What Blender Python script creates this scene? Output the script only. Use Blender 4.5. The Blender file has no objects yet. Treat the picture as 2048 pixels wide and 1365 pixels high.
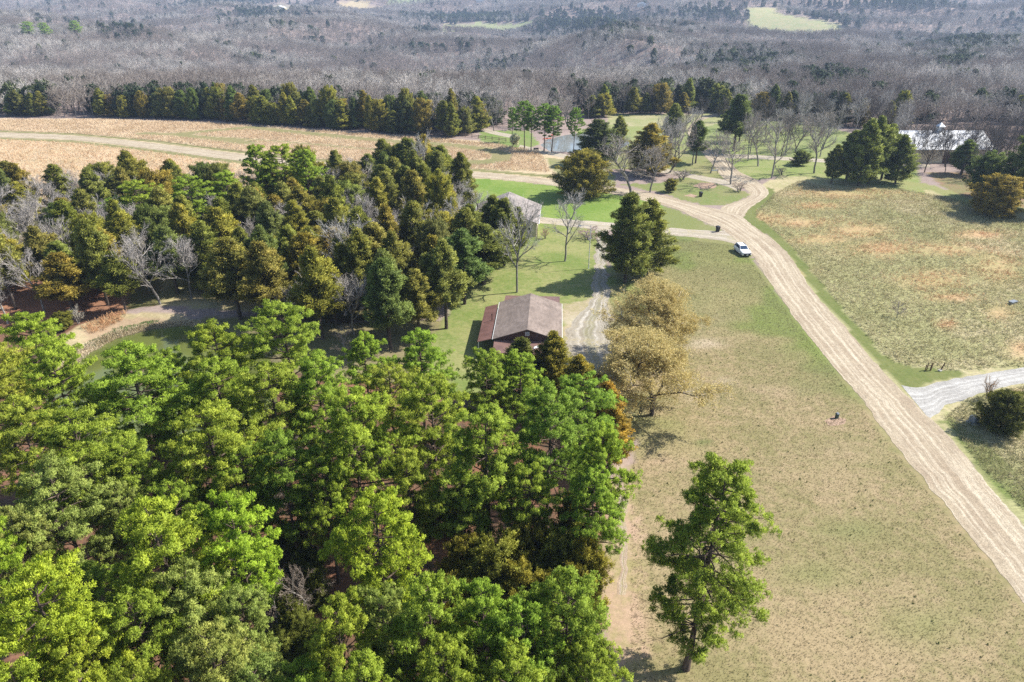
import bpy, math, random
import numpy as np
from mathutils import Vector, Matrix
from mathutils.geometry import tessellate_polygon

S = bpy.context.scene
COL = S.collection
R = math.radians
random.seed(7)
RNG = np.random.default_rng(7)

# ------------------------------------------------------------------ camera
CAM_H = 47.0
FPX = 1400.0            # focal length in photo pixels (2048 wide)
PITCH = R(26.57)        # below the horizontal
CU, CV = 1024.0, 682.5
cam_d = bpy.data.cameras.new('camera')
cam_d.sensor_width = 36.0
cam_d.lens = FPX / 2048 * 36.0
cam_d.clip_start = 0.5
cam_d.clip_end = 30000
cam = bpy.data.objects.new('camera', cam_d)
COL.objects.link(cam)
cam.location = (0, 0, CAM_H)
cam.rotation_euler = (R(90) - PITCH, 0, 0)
S.camera = cam

# ------------------------------------------------------------------ light
SUN_EL = R(46)
SUN_DIR = Vector((math.cos(SUN_EL) * 0.975, math.cos(SUN_EL) * 0.22, math.sin(SUN_EL))).normalized()
W = bpy.data.worlds.new('World')
S.world = W
W.use_nodes = True
wn = W.node_tree.nodes
wl = W.node_tree.links
wn.clear()
sky = wn.new('ShaderNodeTexSky')
sky.sky_type = 'NISHITA'
sky.sun_disc = False
sky.sun_elevation = SUN_EL
sky.sun_rotation = math.atan2(SUN_DIR.x, SUN_DIR.y)
sky.altitude = 300
bg = wn.new('ShaderNodeBackground')
bg.inputs['Strength'].default_value = 0.12
wo = wn.new('ShaderNodeOutputWorld')
wl.new(sky.outputs[0], bg.inputs[0])
wl.new(bg.outputs[0], wo.inputs[0])
sun_d = bpy.data.lights.new('sun', 'SUN')
sun_d.energy = 5.0
sun_d.angle = R(0.53)
sun_d.color = (1.0, 0.955, 0.88)
sun = bpy.data.objects.new('sun', sun_d)
COL.objects.link(sun)
sun.rotation_euler = SUN_DIR.to_track_quat('Z', 'Y').to_euler()
sun.location = (200, 50, 300)

S.view_settings.view_transform = 'Standard'
S.view_settings.look = 'None'
S.view_settings.gamma = 1.0
S.view_settings.use_curve_mapping = False
S.view_settings.exposure = 0.80
cy = S.cycles
cy.max_bounces = 5
cy.diffuse_bounces = 3
cy.glossy_bounces = 2
cy.transmission_bounces = 2
cy.volume_bounces = 0
cy.transparent_max_bounces = 8
cy.use_denoising = False
cy.sample_clamp_indirect = 6.0
try:
    cy.pixel_filter_width = 1.2
except Exception:
    pass

# ------------------------------------------------------------------ helpers
CP, SP = math.cos(PITCH), math.sin(PITCH)


def unproj(u, v, z=0.0):
    """photo pixel -> point of the place at height z (flat land near the drone)"""
    a = (u - CU) / FPX
    b = (v - CV) / FPX
    d = np.array([a, CP - b * SP, -SP - b * CP])
    t = (CAM_H - z) / (-d[2])
    return float(d[0] * t), float(d[1] * t)


def proj(x, y, z):
    dz = z - CAM_H
    zc = y * CP - dz * SP
    zc = np.where(zc > 0.5, zc, 0.5)
    yc = -(y * SP) - dz * CP
    return CU + FPX * x / zc, CV + FPX * yc / zc


def depth(x, y, z):
    return y * CP - (z - CAM_H) * SP


def sstep(t):
    t = np.clip(t, 0, 1)
    return t * t * (3 - 2 * t)


def inpoly(px, py, poly):
    px = np.asarray(px, float)
    py = np.asarray(py, float)
    c = np.zeros(px.shape, bool)
    n = len(poly)
    for i in range(n):
        x1, y1 = poly[i]
        x2, y2 = poly[(i + 1) % n]
        if y1 == y2:
            continue
        m = ((y1 > py) != (y2 > py)) & (px < (x2 - x1) * (py - y1) / (y2 - y1) + x1)
        c ^= m
    return c


_perm = RNG.permutation(512)


def vnoise(x, y, s=1.0, seed=0):
    """smooth value noise in 0..1"""
    x = np.asarray(x, float) / s + seed * 17.3
    y = np.asarray(y, float) / s + seed * 9.1
    xi = np.floor(x).astype(int)
    yi = np.floor(y).astype(int)
    fx = x - xi
    fy = y - yi
    fx = fx * fx * (3 - 2 * fx)
    fy = fy * fy * (3 - 2 * fy)

    def h(a, b):
        return _perm[(_perm[a % 512] + b) % 512] / 511.0
    return ((h(xi, yi) * (1 - fx) + h(xi + 1, yi) * fx) * (1 - fy)
            + (h(xi, yi + 1) * (1 - fx) + h(xi + 1, yi + 1) * fx) * fy)


def fbm(x, y, s, seed=0):
    return (vnoise(x, y, s, seed) * .5 + vnoise(x, y, s / 2.1, seed + 3) * .3 + vnoise(x, y, s / 4.3, seed + 5) * .2)


def tag(o, label=None, cat=None, group=None, kind=None):
    if label:
        o['label'] = label
    if cat:
        o['category'] = cat
    if group:
        o['group'] = group
    if kind:
        o['kind'] = kind
    return o


def link(name, data, parent=None):
    o = bpy.data.objects.new(name, data)
    COL.objects.link(o)
    if parent is not None:
        o.parent = parent
    return o


def thing(name, label, cat, loc=(0, 0, 0), rz=0.0, group=None):
    o = link(name, None)
    o.empty_display_size = 0.5
    o.location = loc
    o.rotation_euler = (0, 0, rz)
    return tag(o, label, cat, group)


def np_mesh(name, V, F, mats=(), midx=None, attrs=None, smooth=False, nrm=None):
    """V (n,3); F (m,3) triangles"""
    me = bpy.data.meshes.new(name)
    V = np.asarray(V, np.float32)
    F = np.asarray(F, np.int32)
    me.vertices.add(len(V))
    me.vertices.foreach_set('co', V.ravel())
    me.loops.add(F.size)
    me.loops.foreach_set('vertex_index', F.ravel())
    me.polygons.add(len(F))
    me.polygons.foreach_set('loop_start', np.arange(0, F.size, 3, dtype=np.int32))
    me.polygons.foreach_set('use_smooth', np.full(len(F), bool(smooth or nrm is not None)))
    for m in mats:
        me.materials.append(m)
    if midx is not None:
        me.polygons.foreach_set('material_index', np.asarray(midx, np.int32))
    for k, a in (attrs or {}).items():
        a = np.asarray(a, np.float32)
        if a.ndim == 1:
            at = me.attributes.new(k, 'FLOAT', 'POINT')
            at.data.foreach_set('value', a)
        else:
            at = me.attributes.new(k, 'FLOAT_COLOR', 'POINT')
            at.data.foreach_set('color', np.hstack([a, np.ones((len(a), 1), np.float32)]).ravel())
    me.update(calc_edges=True)
    if nrm is not None:
        me.normals_split_custom_set_from_vertices([tuple(q) for q in np.asarray(nrm, float)])
    return me


class Geo:
    """collects triangles"""
    def __init__(self):
        self.V = []
        self.F = []
        self.T = []
        self.N = []
        self.n = 0

    def add(self, v, f, t=0.5, nr=None):
        v = np.asarray(v, float)
        self.N.append(np.zeros((len(v), 3)) if nr is None else nr)
        f = np.asarray(f, int)
        self.V.append(v)
        self.F.append(f + self.n)
        self.T.append(np.broadcast_to(np.asarray(t, float), (len(v),)).copy())
        self.n += len(v)

    def tube(self, pts, rad, sides=5, t=0.5):
        pts = np.asarray(pts, float)
        rad = np.asarray(rad, float)
        n = len(pts)
        tan = np.gradient(pts, axis=0)
        tan /= np.linalg.norm(tan, axis=1)[:, None] + 1e-9
        ref = np.array([0.31, 0.17, 0.93]) if abs(tan[0][2]) < 0.8 else np.array([1.0, 0.1, 0.05])
        s = np.cross(tan, ref)
        s /= np.linalg.norm(s, axis=1)[:, None] + 1e-9
        w = np.cross(tan, s)
        a = np.arange(sides) * 2 * np.pi / sides
        ring = (s[:, None, :] * np.cos(a)[None, :, None] + w[:, None, :] * np.sin(a)[None, :, None])
        v = (pts[:, None, :] + ring * rad[:, None, None]).reshape(-1, 3)
        i = np.arange(n - 1)[:, None] * sides
        j = np.arange(sides)[None, :]
        k = (j + 1) % sides
        A = (i + j).ravel()
        B = (i + k).ravel()
        C = (i + sides + k).ravel()
        D = (i + sides + j).ravel()
        f = np.vstack([np.stack([A, B, C], 1), np.stack([A, C, D], 1)])
        self.add(v, f, t)

    def box(self, c, s, rz=0.0, t=0.5):
        cx, cy_, cz = c
        sx, sy, sz = [q / 2 for q in s]
        v = np.array([[a * sx, b * sy, d * sz] for a in (-1, 1) for b in (-1, 1) for d in (-1, 1)])
        if rz:
            m = np.array([[math.cos(rz), -math.sin(rz), 0], [math.sin(rz), math.cos(rz), 0], [0, 0, 1]])
            v = v @ m.T
        v += np.array([cx, cy_, cz])
        q = [(0, 1, 3, 2), (4, 6, 7, 5), (0, 4, 5, 1), (2, 3, 7, 6), (0, 2, 6, 4), (1, 5, 7, 3)]
        f = []
        for a, b, c2, d in q:
            f += [(a, b, c2), (a, c2, d)]
        self.add(v, f, t)

    def poly(self, pts, t=0.5):
        tr = tessellate_polygon([[Vector(p) for p in pts]])
        self.add(np.array(pts, float), np.array(tr), t)

    def hexa(self, v8, t=0.5):
        """8 corners: bottom 4 ccw, top 4 ccw"""
        f = [(0, 2, 1), (0, 3, 2), (4, 5, 6), (4, 6, 7)]
        for i in range(4):
            j = (i + 1) % 4
            f += [(i, j, j + 4), (i, j + 4, i + 4)]
        self.add(v8, f, t)

    def mesh(self, name, mat, attr=False, smooth=False):
        V = np.vstack(self.V)
        F = np.vstack(self.F)
        mats = mat if isinstance(mat, (list, tuple)) else [mat]
        at = {'tint': np.concatenate(self.T)} if attr else None
        N_ = np.vstack(self.N)
        return np_mesh(name, V, F, mats, None, at, smooth, N_ if np.abs(N_).sum() > 1 else None)

    def obj(self, name, mat, parent=None, attr=False, smooth=False, bevel=0.0):
        o = link(name, self.mesh(name, mat, attr, smooth), parent)
        if bevel:
            m = o.modifiers.new('bevel', 'BEVEL')
            m.width = bevel
            m.segments = 2
        return o


# ------------------------------------------------------------------ materials
class NT:
    def __init__(self, name):
        self.m = bpy.data.materials.new(name)
        self.m.use_nodes = True
        self.t = self.m.node_tree
        self.t.nodes.clear()
        self.out = self.t.nodes.new('ShaderNodeOutputMaterial')

    def n(self, kind, **kw):
        nd = self.t.nodes.new('ShaderNode' + kind)
        for k, v in kw.items():
            setattr(nd, k, v)
        return nd

    def l(self, a, b):
        self.t.links.new(a, b)

    def put(self, sock, val):
        if hasattr(val, 'is_output') or isinstance(val, bpy.types.NodeSocket):
            self.l(val, sock)
        elif isinstance(val, (tuple, list)) and len(val) == 3 and sock.type == 'RGBA':
            sock.default_value = (*val, 1)
        else:
            sock.default_value = val

    def noise(self, vec, scale, detail=3, rough=0.55, dist=0.0):
        nd = self.n('TexNoise')
        if vec is not None:
            self.l(vec, nd.inputs['Vector'])
        nd.inputs['Scale'].default_value = scale
        nd.inputs['Detail'].default_value = detail
        nd.inputs['Roughness'].default_value = rough
        nd.inputs['Distortion'].default_value = dist
        return nd.outputs['Fac']

    def ramp(self, fac, a, b, ca=0.0, cb=1.0):
        nd = self.n('MapRange', interpolation_type='SMOOTHSTEP')
        self.l(fac, nd.inputs['Value'])
        nd.inputs['From Min'].default_value = a
        nd.inputs['From Max'].default_value = b
        nd.inputs['To Min'].default_value = ca
        nd.inputs['To Max'].default_value = cb
        return nd.outputs[0]

    def mix(self, fac, a, b, blend='MIX'):
        nd = self.n('Mix', data_type='RGBA', blend_type=blend)
        self.put(nd.inputs[0], fac)
        self.put(nd.inputs[6], a)
        self.put(nd.inputs[7], b)
        return nd.outputs[2]

    def math(self, op, a, b=None):
        nd = self.n('Math', operation=op)
        self.put(nd.inputs[0], a)
        if b is not None:
            self.put(nd.inputs[1], b)
        return nd.outputs[0]

    def mapping(self, vec, scale=(1, 1, 1), rot=(0, 0, 0)):
        nd = self.n('Mapping')
        self.l(vec, nd.inputs['Vector'])
        nd.inputs['Scale'].default_value = scale
        nd.inputs['Rotation'].default_value = rot
        return nd.outputs[0]

    def bsdf(self, color, rough=0.8, spec=0.25, metal=0.0, bump=None, bs=0.4, bd=0.1):
        p = self.n('BsdfPrincipled')
        self.put(p.inputs['Base Color'], color)
        self.put(p.inputs['Roughness'], rough)
        p.inputs['Specular IOR Level'].default_value = spec
        p.inputs['Metallic'].default_value = metal
        if bump is not None:
            b = self.n('Bump')
            b.inputs['Strength'].default_value = bs
            b.inputs['Distance'].default_value = bd
            self.l(bump, b.inputs['Height'])
            self.l(b.outputs[0], p.inputs['Normal'])
        return p

    def done(self, sh):
        self.l(sh.outputs[0] if hasattr(sh, 'outputs') else sh, self.out.inputs['Surface'])
        return self.m


def simple(name, col, rough=0.6, spec=0.3, metal=0.0, var=0.12, scale=3.0):
    t = NT(name)
    g = t.n('NewGeometry')
    nz = t.noise(g.outputs['Position'], scale, 4)
    k = t.ramp(nz, 0.3, 0.7, 1 - var, 1 + var)
    mx = t.mix(1.0, col, k, 'MULTIPLY')
    return t.done(t.bsdf(mx, rough, spec, metal, nz, 0.15, 0.02))


def foliage(name, c1, c2, trans=0.3, far=False, spec=0.25):
    t = NT(name)
    at = t.n('Attribute', attribute_name='tint')
    oi = t.n('ObjectInfo')
    col = t.mix(at.outputs['Fac'], c1, c2)
    if far:
        h = t.ramp(oi.outputs['Random'], 0, 1, 0.60, 1.30)
        col = t.mix(1.0, col, h, 'MULTIPLY')
        nz = t.noise(oi.outputs['Location'], 0.009, 3)
        col = t.mix(t.ramp(nz, 0.44, 0.56, 0, 0.85), col, far, 'MIX')
        nz2 = t.noise(oi.outputs['Location'], 0.03, 2)
        col = t.mix(1.0, col, t.ramp(nz2, 0.35, 0.65, 0.82, 1.12), 'MULTIPLY')
    else:
        col = t.mix(1.0, col, oi.outputs['Color'], 'MULTIPLY')
    p = t.bsdf(col, 0.6, spec)
    tr = t.n('BsdfTranslucent')
    t.l(col, tr.inputs[0])
    ms = t.n('MixShader')
    ms.inputs[0].default_value = trans
    t.l(p.outputs[0], ms.inputs[1])
    t.l(tr.outputs[0], ms.inputs[2])
    return t.done(ms)


def bark(name, c1, c2, objcol=True):
    t = NT(name)
    tc = t.n('TexCoord')
    mp = t.mapping(tc.outputs['Object'], (3, 3, 0.8))
    nz = t.noise(mp, 2.0, 4, 0.65)
    col = t.mix(t.ramp(nz, 0.35, 0.65), c1, c2)
    if objcol:
        oi = t.n('ObjectInfo')
        r = t.ramp(oi.outputs['Random'], 0, 1, 0.8, 1.2)
        col = t.mix(1.0, col, r, 'MULTIPLY')
    return t.done(t.bsdf(col, 0.9, 0.15, 0, nz, 0.5, 0.03))


M = {}
M['pine_needles'] = foliage('pine_needles', (0.185, 0.270, 0.028), (0.50, 0.60, 0.075), 0.32)
M['cedar_leaf'] = foliage('cedar_leaf', (0.095, 0.112, 0.016), (0.40, 0.385, 0.072), 0.28)
M['far_cedar'] = foliage('far_cedar', (0.05, 0.075, 0.028), (0.14, 0.16, 0.06), 0.15, far=(0.055, 0.085, 0.04))
M['buds'] = foliage('buds', (0.40, 0.33, 0.11), (0.68, 0.55, 0.24), 0.33)
M['blossom'] = foliage('blossom', (0.55, 0.55, 0.25), (0.85, 0.82, 0.6), 0.35)
M['pine_bark'] = bark('pine_bark', (0.055, 0.042, 0.035), (0.16, 0.115, 0.09))
M['cedar_bark'] = bark('cedar_bark', (0.05, 0.04, 0.033), (0.13, 0.10, 0.08))
M['grey_bark'] = bark('grey_bark', (0.13, 0.115, 0.10), (0.30, 0.28, 0.255))
M['twig'] = foliage('twig', (0.32, 0.29, 0.26), (0.58, 0.54, 0.49), 0.0, spec=0.1)
M['dark_twig'] = foliage('dark_twig', (0.085, 0.07, 0.06), (0.19, 0.165, 0.145), 0.0, spec=0.1)
M['far_twig'] = foliage('far_twig', (0.35, 0.32, 0.285), (0.58, 0.54, 0.485), 0.0, far=(0.28, 0.235, 0.20), spec=0.1)


def mat_ground():
    t = NT('ground_cover')
    g = t.n('NewGeometry')
    P = g.outputs['Position']
    a = t.n('Attribute', attribute_name='Col')
    b = t.n('Attribute', attribute_name='Col2')
    s = t.n('Attribute', attribute_name='streak')
    n1 = t.noise(P, 0.09, 4, 0.6, 0.4)
    n2 = t.noise(P, 0.9, 4, 0.7)
    n3 = t.noise(P, 11.0, 3, 0.8)
    st = t.noise(t.mapping(P, (0.35, 2.2, 1), (0, 0, R(-38))), 2.6, 4, 0.7, 0.5)
    f = t.math('ADD', t.math('MULTIPLY', n1, 0.55), t.math('MULTIPLY', n2, 0.45))
    f = t.ramp(f, 0.40, 0.60)
    col = t.mix(f, a.outputs['Color'], b.outputs['Color'])
    v = t.ramp(n3, 0.28, 0.72, 0.80, 1.20)
    col = t.mix(1.0, col, v, 'MULTIPLY')
    v2 = t.ramp(t.noise(P, 2.1, 3, 0.6), 0.3, 0.7, 0.91, 1.09)
    col = t.mix(1.0, col, v2, 'MULTIPLY')
    sv = t.ramp(st, 0.33, 0.66, 0.75, 1.3)
    colS = t.mix(1.0, col, sv, 'MULTIPLY')
    col = t.mix(s.outputs['Fac'], col, colS)
    hb = t.math('ADD', n3, t.math('MULTIPLY', st, s.outputs['Fac']))
    return t.done(t.bsdf(col, 0.95, 0.08, 0, hb, 0.35, 0.03))


M['ground'] = mat_ground()


def mat_road(name, edge, mid, track, ntr, dirt=(0.30, 0.21, 0.14), grass=0.0):
    t = NT(name)
    g = t.n('NewGeometry')
    P = g.outputs['Position']
    uv = t.n('UVMap')
    sep = t.n('SeparateXYZ')
    t.l(uv.outputs[0], sep.inputs[0])
    n1 = t.noise(P, 0.22, 4, 0.6)
    n2 = t.noise(P, 1.7, 4, 0.7)
    n3 = t.noise(P, 9.0, 3, 0.8)
    w = t.math('ADD', sep.outputs[0], t.math('MULTIPLY', t.math('SUBTRACT', t.noise(t.mapping(uv.outputs[0], (1, 0.02, 1)), 1.6, 2), 0.5), 0.06))
    # streaks running along the road
    cmb = t.n('CombineXYZ')
    t.l(w, cmb.inputs[0])
    t.l(t.math('MULTIPLY', sep.outputs[1], 0.004), cmb.inputs[1])
    ln = t.noise(cmb.outputs[0], ntr, 3, 0.75)
    col = t.mix(t.ramp(n1, 0.35, 0.65), mid, edge)
    col = t.mix(t.ramp(ln, 0.46, 0.66, 0, .75), col, track)
    col = t.mix(t.ramp(ln, 0.45, 0.30, 0, 0.45), col, dirt)
    for c0 in (0.27, 0.42, 0.66):
        dd = t.math('ABSOLUTE', t.math('SUBTRACT', w, c0))
        col = t.mix(t.math('MULTIPLY', t.ramp(dd, 0.045, 0.0, 0, 0.65), t.ramp(n1, 0.3, 0.55, 0.4, 1.0)), col, track)
    if grass:
        c = t.math('ABSOLUTE', t.math('SUBTRACT', w, 0.5))
        gf = t.math('MULTIPLY', t.ramp(c, 0.16, 0.06), t.ramp(n2, 0.35, 0.6, 0.2, 1))
        col = t.mix(t.math('MULTIPLY', gf, grass), col, (0.17, 0.17, 0.06))
        gf2 = t.math('MULTIPLY', t.ramp(n1, 0.5, 0.62), t.ramp(n2, 0.4, 0.6))
        col = t.mix(t.math('MULTIPLY', gf2, 0.7), col, (0.30, 0.25, 0.13))
    v = t.ramp(n3, 0.25, 0.75, 0.60, 1.35)
    col = t.mix(1.0, col, v, 'MULTIPLY')
    v2 = t.ramp(n2, 0.3, 0.7, 0.85, 1.13)
    col = t.mix(1.0, col, v2, 'MULTIPLY')
    return t.done(t.bsdf(col, 0.95, 0.1, 0, t.math('ADD', n3, ln), 0.6, 0.05))


M['road'] = mat_road('tan_gravel', (0.37, 0.305, 0.215), (0.315, 0.25, 0.175), (0.51, 0.44, 0.33), 13, (0.30, 0.23, 0.165))
M['white_gravel'] = mat_road('white_gravel', (0.38, 0.365, 0.335), (0.31, 0.295, 0.27), (0.50, 0.485, 0.45), 7, (0.30, 0.28, 0.25))
M['drive'] = mat_road('pale_gravel', (0.39, 0.34, 0.265), (0.33, 0.28, 0.215), (0.50, 0.45, 0.37), 6, (0.30, 0.25, 0.18), 0.25)
M['track'] = mat_road('track_gravel', (0.33, 0.295, 0.24), (0.25, 0.22, 0.165), (0.48, 0.445, 0.385), 4, (0.28, 0.23, 0.16), 0.45)


M['old_track'] = mat_road('old_track_stone', (0.36, 0.28, 0.20), (0.31, 0.225, 0.155), (0.48, 0.42, 0.35), 4, (0.27, 0.185, 0.12), 0.5)


def mat_water(name, col, rough=0.08):
    t = NT(name)
    g = t.n('NewGeometry')
    nz = t.noise(t.mapping(g.outputs['Position'], (1, 2.5, 1)), 1.3, 3)
    c2 = t.mix(t.ramp(t.noise(g.outputs['Position'], 0.15, 3), 0.4, 0.6), col, tuple(k * 0.8 for k in col))
    return t.done(t.bsdf(c2, rough, 0.5, 0, nz, 0.06, 0.05))


M['pond'] = mat_water('green_pond_water', (0.125, 0.145, 0.038))
M['pond2'] = mat_water('silver_pond_water', (0.22, 0.235, 0.22), 0.05)

# ------------------------------------------------------------------ terrain
POND = [(95, 795), (126, 745), (172, 706), (230, 675), (298, 657), (372, 648), (450, 662), (520, 692),
        (560, 750), (545, 820), (470, 870), (360, 900), (230, 905), (130, 870), (90, 835)]
POND2 = [(1080, 288), (1095, 276), (1130, 268), (1170, 262), (1240, 266), (1260, 285), (1230, 300), (1170, 304), (1100, 301)]
PONDW = [unproj(*p) for p in POND]
POND2W = [unproj(*p) for p in POND2]


def polydist(x, y, poly):
    """signed distance, negative inside"""
    d = np.full(np.shape(x), 1e9)
    n = len(poly)
    for i in range(n):
        ax, ay = poly[i]
        bx, by = poly[(i + 1) % n]
        ex, ey = bx - ax, by - ay
        tt = np.clip(((x - ax) * ex + (y - ay) * ey) / (ex * ex + ey * ey), 0, 1)
        d = np.minimum(d, np.hypot(x - ax - ex * tt, y - ay - ey * tt))
    return np.where(inpoly(x, y, poly), -d, d)


def height(x, y):
    x = np.asarray(x, float)
    y = np.asarray(y, float)
    a = sstep((y - 340) / 360)
    right = sstep((x / np.maximum(y, 1) + 0.15) / 0.6)
    h = -a * (32 - 16 * right)
    h = h + 50 * sstep((y - 900) / 2600) + 20 * right * sstep((y - 900) / 700)
    roll = (fbm(x * 0.9 + y * 0.35, y, 420, 2) - 0.5) * 78 + (vnoise(x, y * 0.6, 190, 9) - 0.5) * 26
    rg = 1 - np.abs(2 * vnoise(x + .5 * y, y * .8 - .4 * x, 330, 13) - 1)
    roll = roll + 30 * (rg ** 2 - .35)
    h = h + roll * sstep((y - 420) / 420)
    h = h + sstep((y - 2300) / 2500) * (vnoise(x, y, 1300, 4)) * 45
    # long gully running off to the left
    gx = x + 0.55 * (y - 700)
    h = h - 12 * np.exp(-(gx / 120) ** 2) * sstep((y - 450) / 200) * sstep((1500 - y) / 400)
    # near ground: shallow pond basins
    m = (y < 200) & (x < 10)
    d = np.where(m, polydist(np.where(m, x, 0), np.where(m, y, 0), PONDW), 50)
    h = h - 1.3 * sstep((1.5 - d) / 4.0)
    h = h + 0.9 * np.exp(-((d - 6) / 3.5) ** 2) * (x < -20) * (y > 80) * sstep((y - 82) / 10) * (x < -35)
    m = (y > 190) & (y < 300) & (x > 0) & (x < 80)
    d = np.where(m, polydist(np.where(m, x, 0), np.where(m, y, 0), POND2W), 50)
    h = h - 1.3 * sstep((1.5 - d) / 4.0)
    return h


def axis(stops):
    out = [stops[0][0]]
    for (a, s0), (b, s1) in zip(stops[:-1], stops[1:]):
        p = a
        while p < b - 1e-6:
            f = (p - a) / (b - a)
            p = p + s0 + (s1 - s0) * f
            out.append(min(p, b))
    return np.unique(np.array(out))


ys = axis([(-80, 6), (10, 1.2), (30, 0.6), (120, 0.8), (200, 1.3), (330, 2.2), (600, 10), (1600, 25), (4000, 120), (12000, 900)])
xp = axis([(0, 0.9), (60, 0.8), (110, 1.2), (220, 3), (500, 14), (1500, 35), (4000, 200), (10000, 900)])
xs = np.unique(np.concatenate([-xp[::-1], xp]))
GX, GY = np.meshgrid(xs, ys)
GX = GX.ravel()
GY = GY.ravel()
GZ = height(GX, GY)
PU, PV = proj(GX, GY, 0.0)
nearm = (GY > 8) & (GY < 420)

nv = len(GX)
C1 = np.tile(np.array([0.26, 0.20, 0.175]), (nv, 1))
C2 = np.tile(np.array([0.30, 0.235, 0.205]), (nv, 1))
ST = np.zeros(nv)
WX = PU + (fbm(GX, GY, 4, 21) - 0.5) * 9     # ragged zone edges
WY = PV + (fbm(GX, GY, 4, 22) - 0.5) * 4


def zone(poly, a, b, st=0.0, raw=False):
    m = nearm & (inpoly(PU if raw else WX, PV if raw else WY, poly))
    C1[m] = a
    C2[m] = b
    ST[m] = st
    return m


# fields and lawns, in photo outline, laid on the ground
STRAW = (0.48, 0.37, 0.25)
STRAW2 = (0.41, 0.335, 0.205)
GREEN = (0.145, 0.20, 0.04)
GREEN2 = (0.175, 0.225, 0.06)
DRYL = (0.31, 0.24, 0.138)
DRYL2 = (0.215, 0.19, 0.088)
zone([(-900, 236), (0, 238), (200, 238), (400, 244), (600, 258), (740, 268), (900, 278), (1000, 285), (1075, 302),
      (1140, 318), (1215, 352), (1215, 372), (930, 360), (640, 425), (-900, 425)], STRAW, STRAW2, 0.7)
zone([(1090, 318), (1160, 318), (1230, 350), (1230, 380), (1120, 355), (1100, 335)], (0.26, 0.235, 0.12), (0.20, 0.21, 0.09), 0.3)
# wood floors
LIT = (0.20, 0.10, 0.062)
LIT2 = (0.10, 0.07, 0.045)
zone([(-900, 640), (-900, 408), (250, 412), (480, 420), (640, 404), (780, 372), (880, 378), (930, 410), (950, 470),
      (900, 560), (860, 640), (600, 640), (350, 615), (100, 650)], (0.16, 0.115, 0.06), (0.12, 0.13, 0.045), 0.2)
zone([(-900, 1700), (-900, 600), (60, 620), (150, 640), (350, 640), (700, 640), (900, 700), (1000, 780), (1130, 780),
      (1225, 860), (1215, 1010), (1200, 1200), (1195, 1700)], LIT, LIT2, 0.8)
zone([(0, 560), (260, 560), (250, 640), (0, 650)], (0.36, 0.17, 0.10), (0.24, 0.13, 0.08), 0.1)
zone([(320, 560), (620, 560), (600, 640), (320, 620)], (0.38, 0.31, 0.18), (0.27, 0.25, 0.12), 0.2)
zone([(370, 640), (500, 640), (700, 645), (900, 640), (940, 700), (900, 780), (700, 760), (560, 740), (440, 660)], (0.17, 0.16, 0.07), (0.22, 0.185, 0.10), 0.3)
# pond bank: trodden straw path, pale reeds, green weeds
zone([(110, 790), (90, 730), (150, 665), (230, 640), (330, 632), (370, 636), (400, 650), (300, 700), (160, 740)],
     (0.40, 0.33, 0.20), (0.30, 0.25, 0.14), 0.3)
zone([(170, 672), (250, 645), (330, 640), (330, 650), (250, 658), (180, 690)], (0.34, 0.25, 0.16), (0.30, 0.22, 0.14), 0.1)
# house lawn
zone([(840, 720), (900, 620), (940, 540), (950, 450), (960, 420), (1090, 430), (1210, 450), (1215, 560), (1215, 640), (1130, 740), (900, 800)],
     (0.24, 0.24, 0.095), (0.145, 0.19, 0.05), 0.35)
zone([(1120, 610), (1215, 590), (1240, 760), (1140, 770)], (0.36, 0.30, 0.20), (0.26, 0.235, 0.11), 0.2)
# bright lawn between the gravel roads
zone([(880, 352), (1000, 360), (1100, 371), (1200, 384), (1310, 405), (1400, 440), (1460, 470), (1330, 462), (1200, 448), (1085, 438), (950, 430), (900, 400)],
     (0.135, 0.21, 0.04), (0.195, 0.25, 0.065), 0.25)
zone([(1330, 412), (1400, 440), (1460, 470), (1340, 460), (1300, 430)], (0.17, 0.19, 0.065), (0.20, 0.20, 0.085), 0.1)
# big dry lawn
m = zone([(1225, 470), (1340, 466), (1480, 485), (1600, 640), (1860, 960), (2400, 1560), (2400, 1900), (1190, 1900),
          (1205, 1100), (1260, 960), (1270, 880), (1230, 860), (1240, 700), (1215, 600)], DRYL, DRYL2, 0.12)
gt = sstep((760 - PV) / 260)[:, None] * 0.6 + 0.75 * sstep((fbm(GX, GY, 17, 77)[:, None] - .5) / .14) * sstep((980 - PV) / 200)[:, None]
gt = gt * (0.5 + 0.9 * fbm(GX, GY, 14, 5)[:, None])
gt = np.clip(gt, 0, 1)
blend = C1 * (1 - gt) + np.array([0.175, 0.205, 0.06]) * gt
C1[m] = blend[m]
blend = C2 * (1 - gt) + np.array([0.15, 0.17, 0.06]) * gt
C2[m] = blend[m]
zone([(1205, 1190), (1210, 960), (1262, 940), (1285, 1010), (1290, 1200), (1320, 1900), (1205, 1900)], (0.38, 0.27, 0.185), (0.27, 0.23, 0.11), 0.1)
# meadow right of the road
mead = zone([(1500, 380), (1560, 352), (1660, 345), (1800, 370), (1900, 385), (2100, 395), (3200, 460), (3200, 900), (2900, 1900),
             (2300, 1560), (2048, 1060), (1880, 860), (1700, 680), (1540, 480), (1500, 430)],
            (0.39, 0.335, 0.20), (0.28, 0.27, 0.125), 0.7)
ORA = np.array([0.52, 0.315, 0.175])
OR_SP = [(1690, 388, 110, 12), (1640, 412, 60, 9), (1530, 440, 60, 16), (1610, 445, 90, 12), (1720, 462, 70, 18), (1770, 500, 90, 20), (1890, 500, 110, 16), (1990, 535, 60, 34),
         (1900, 595, 60, 10), (1892, 650, 22, 10), (2000, 625, 30, 16), (2040, 700, 26, 18), (1560, 540, 60, 18), (1870, 560, 90, 22), (1960, 470, 60, 10), (2035, 785, 22, 8), (1640, 480, 70, 12)]
of = np.zeros(nv)
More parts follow.
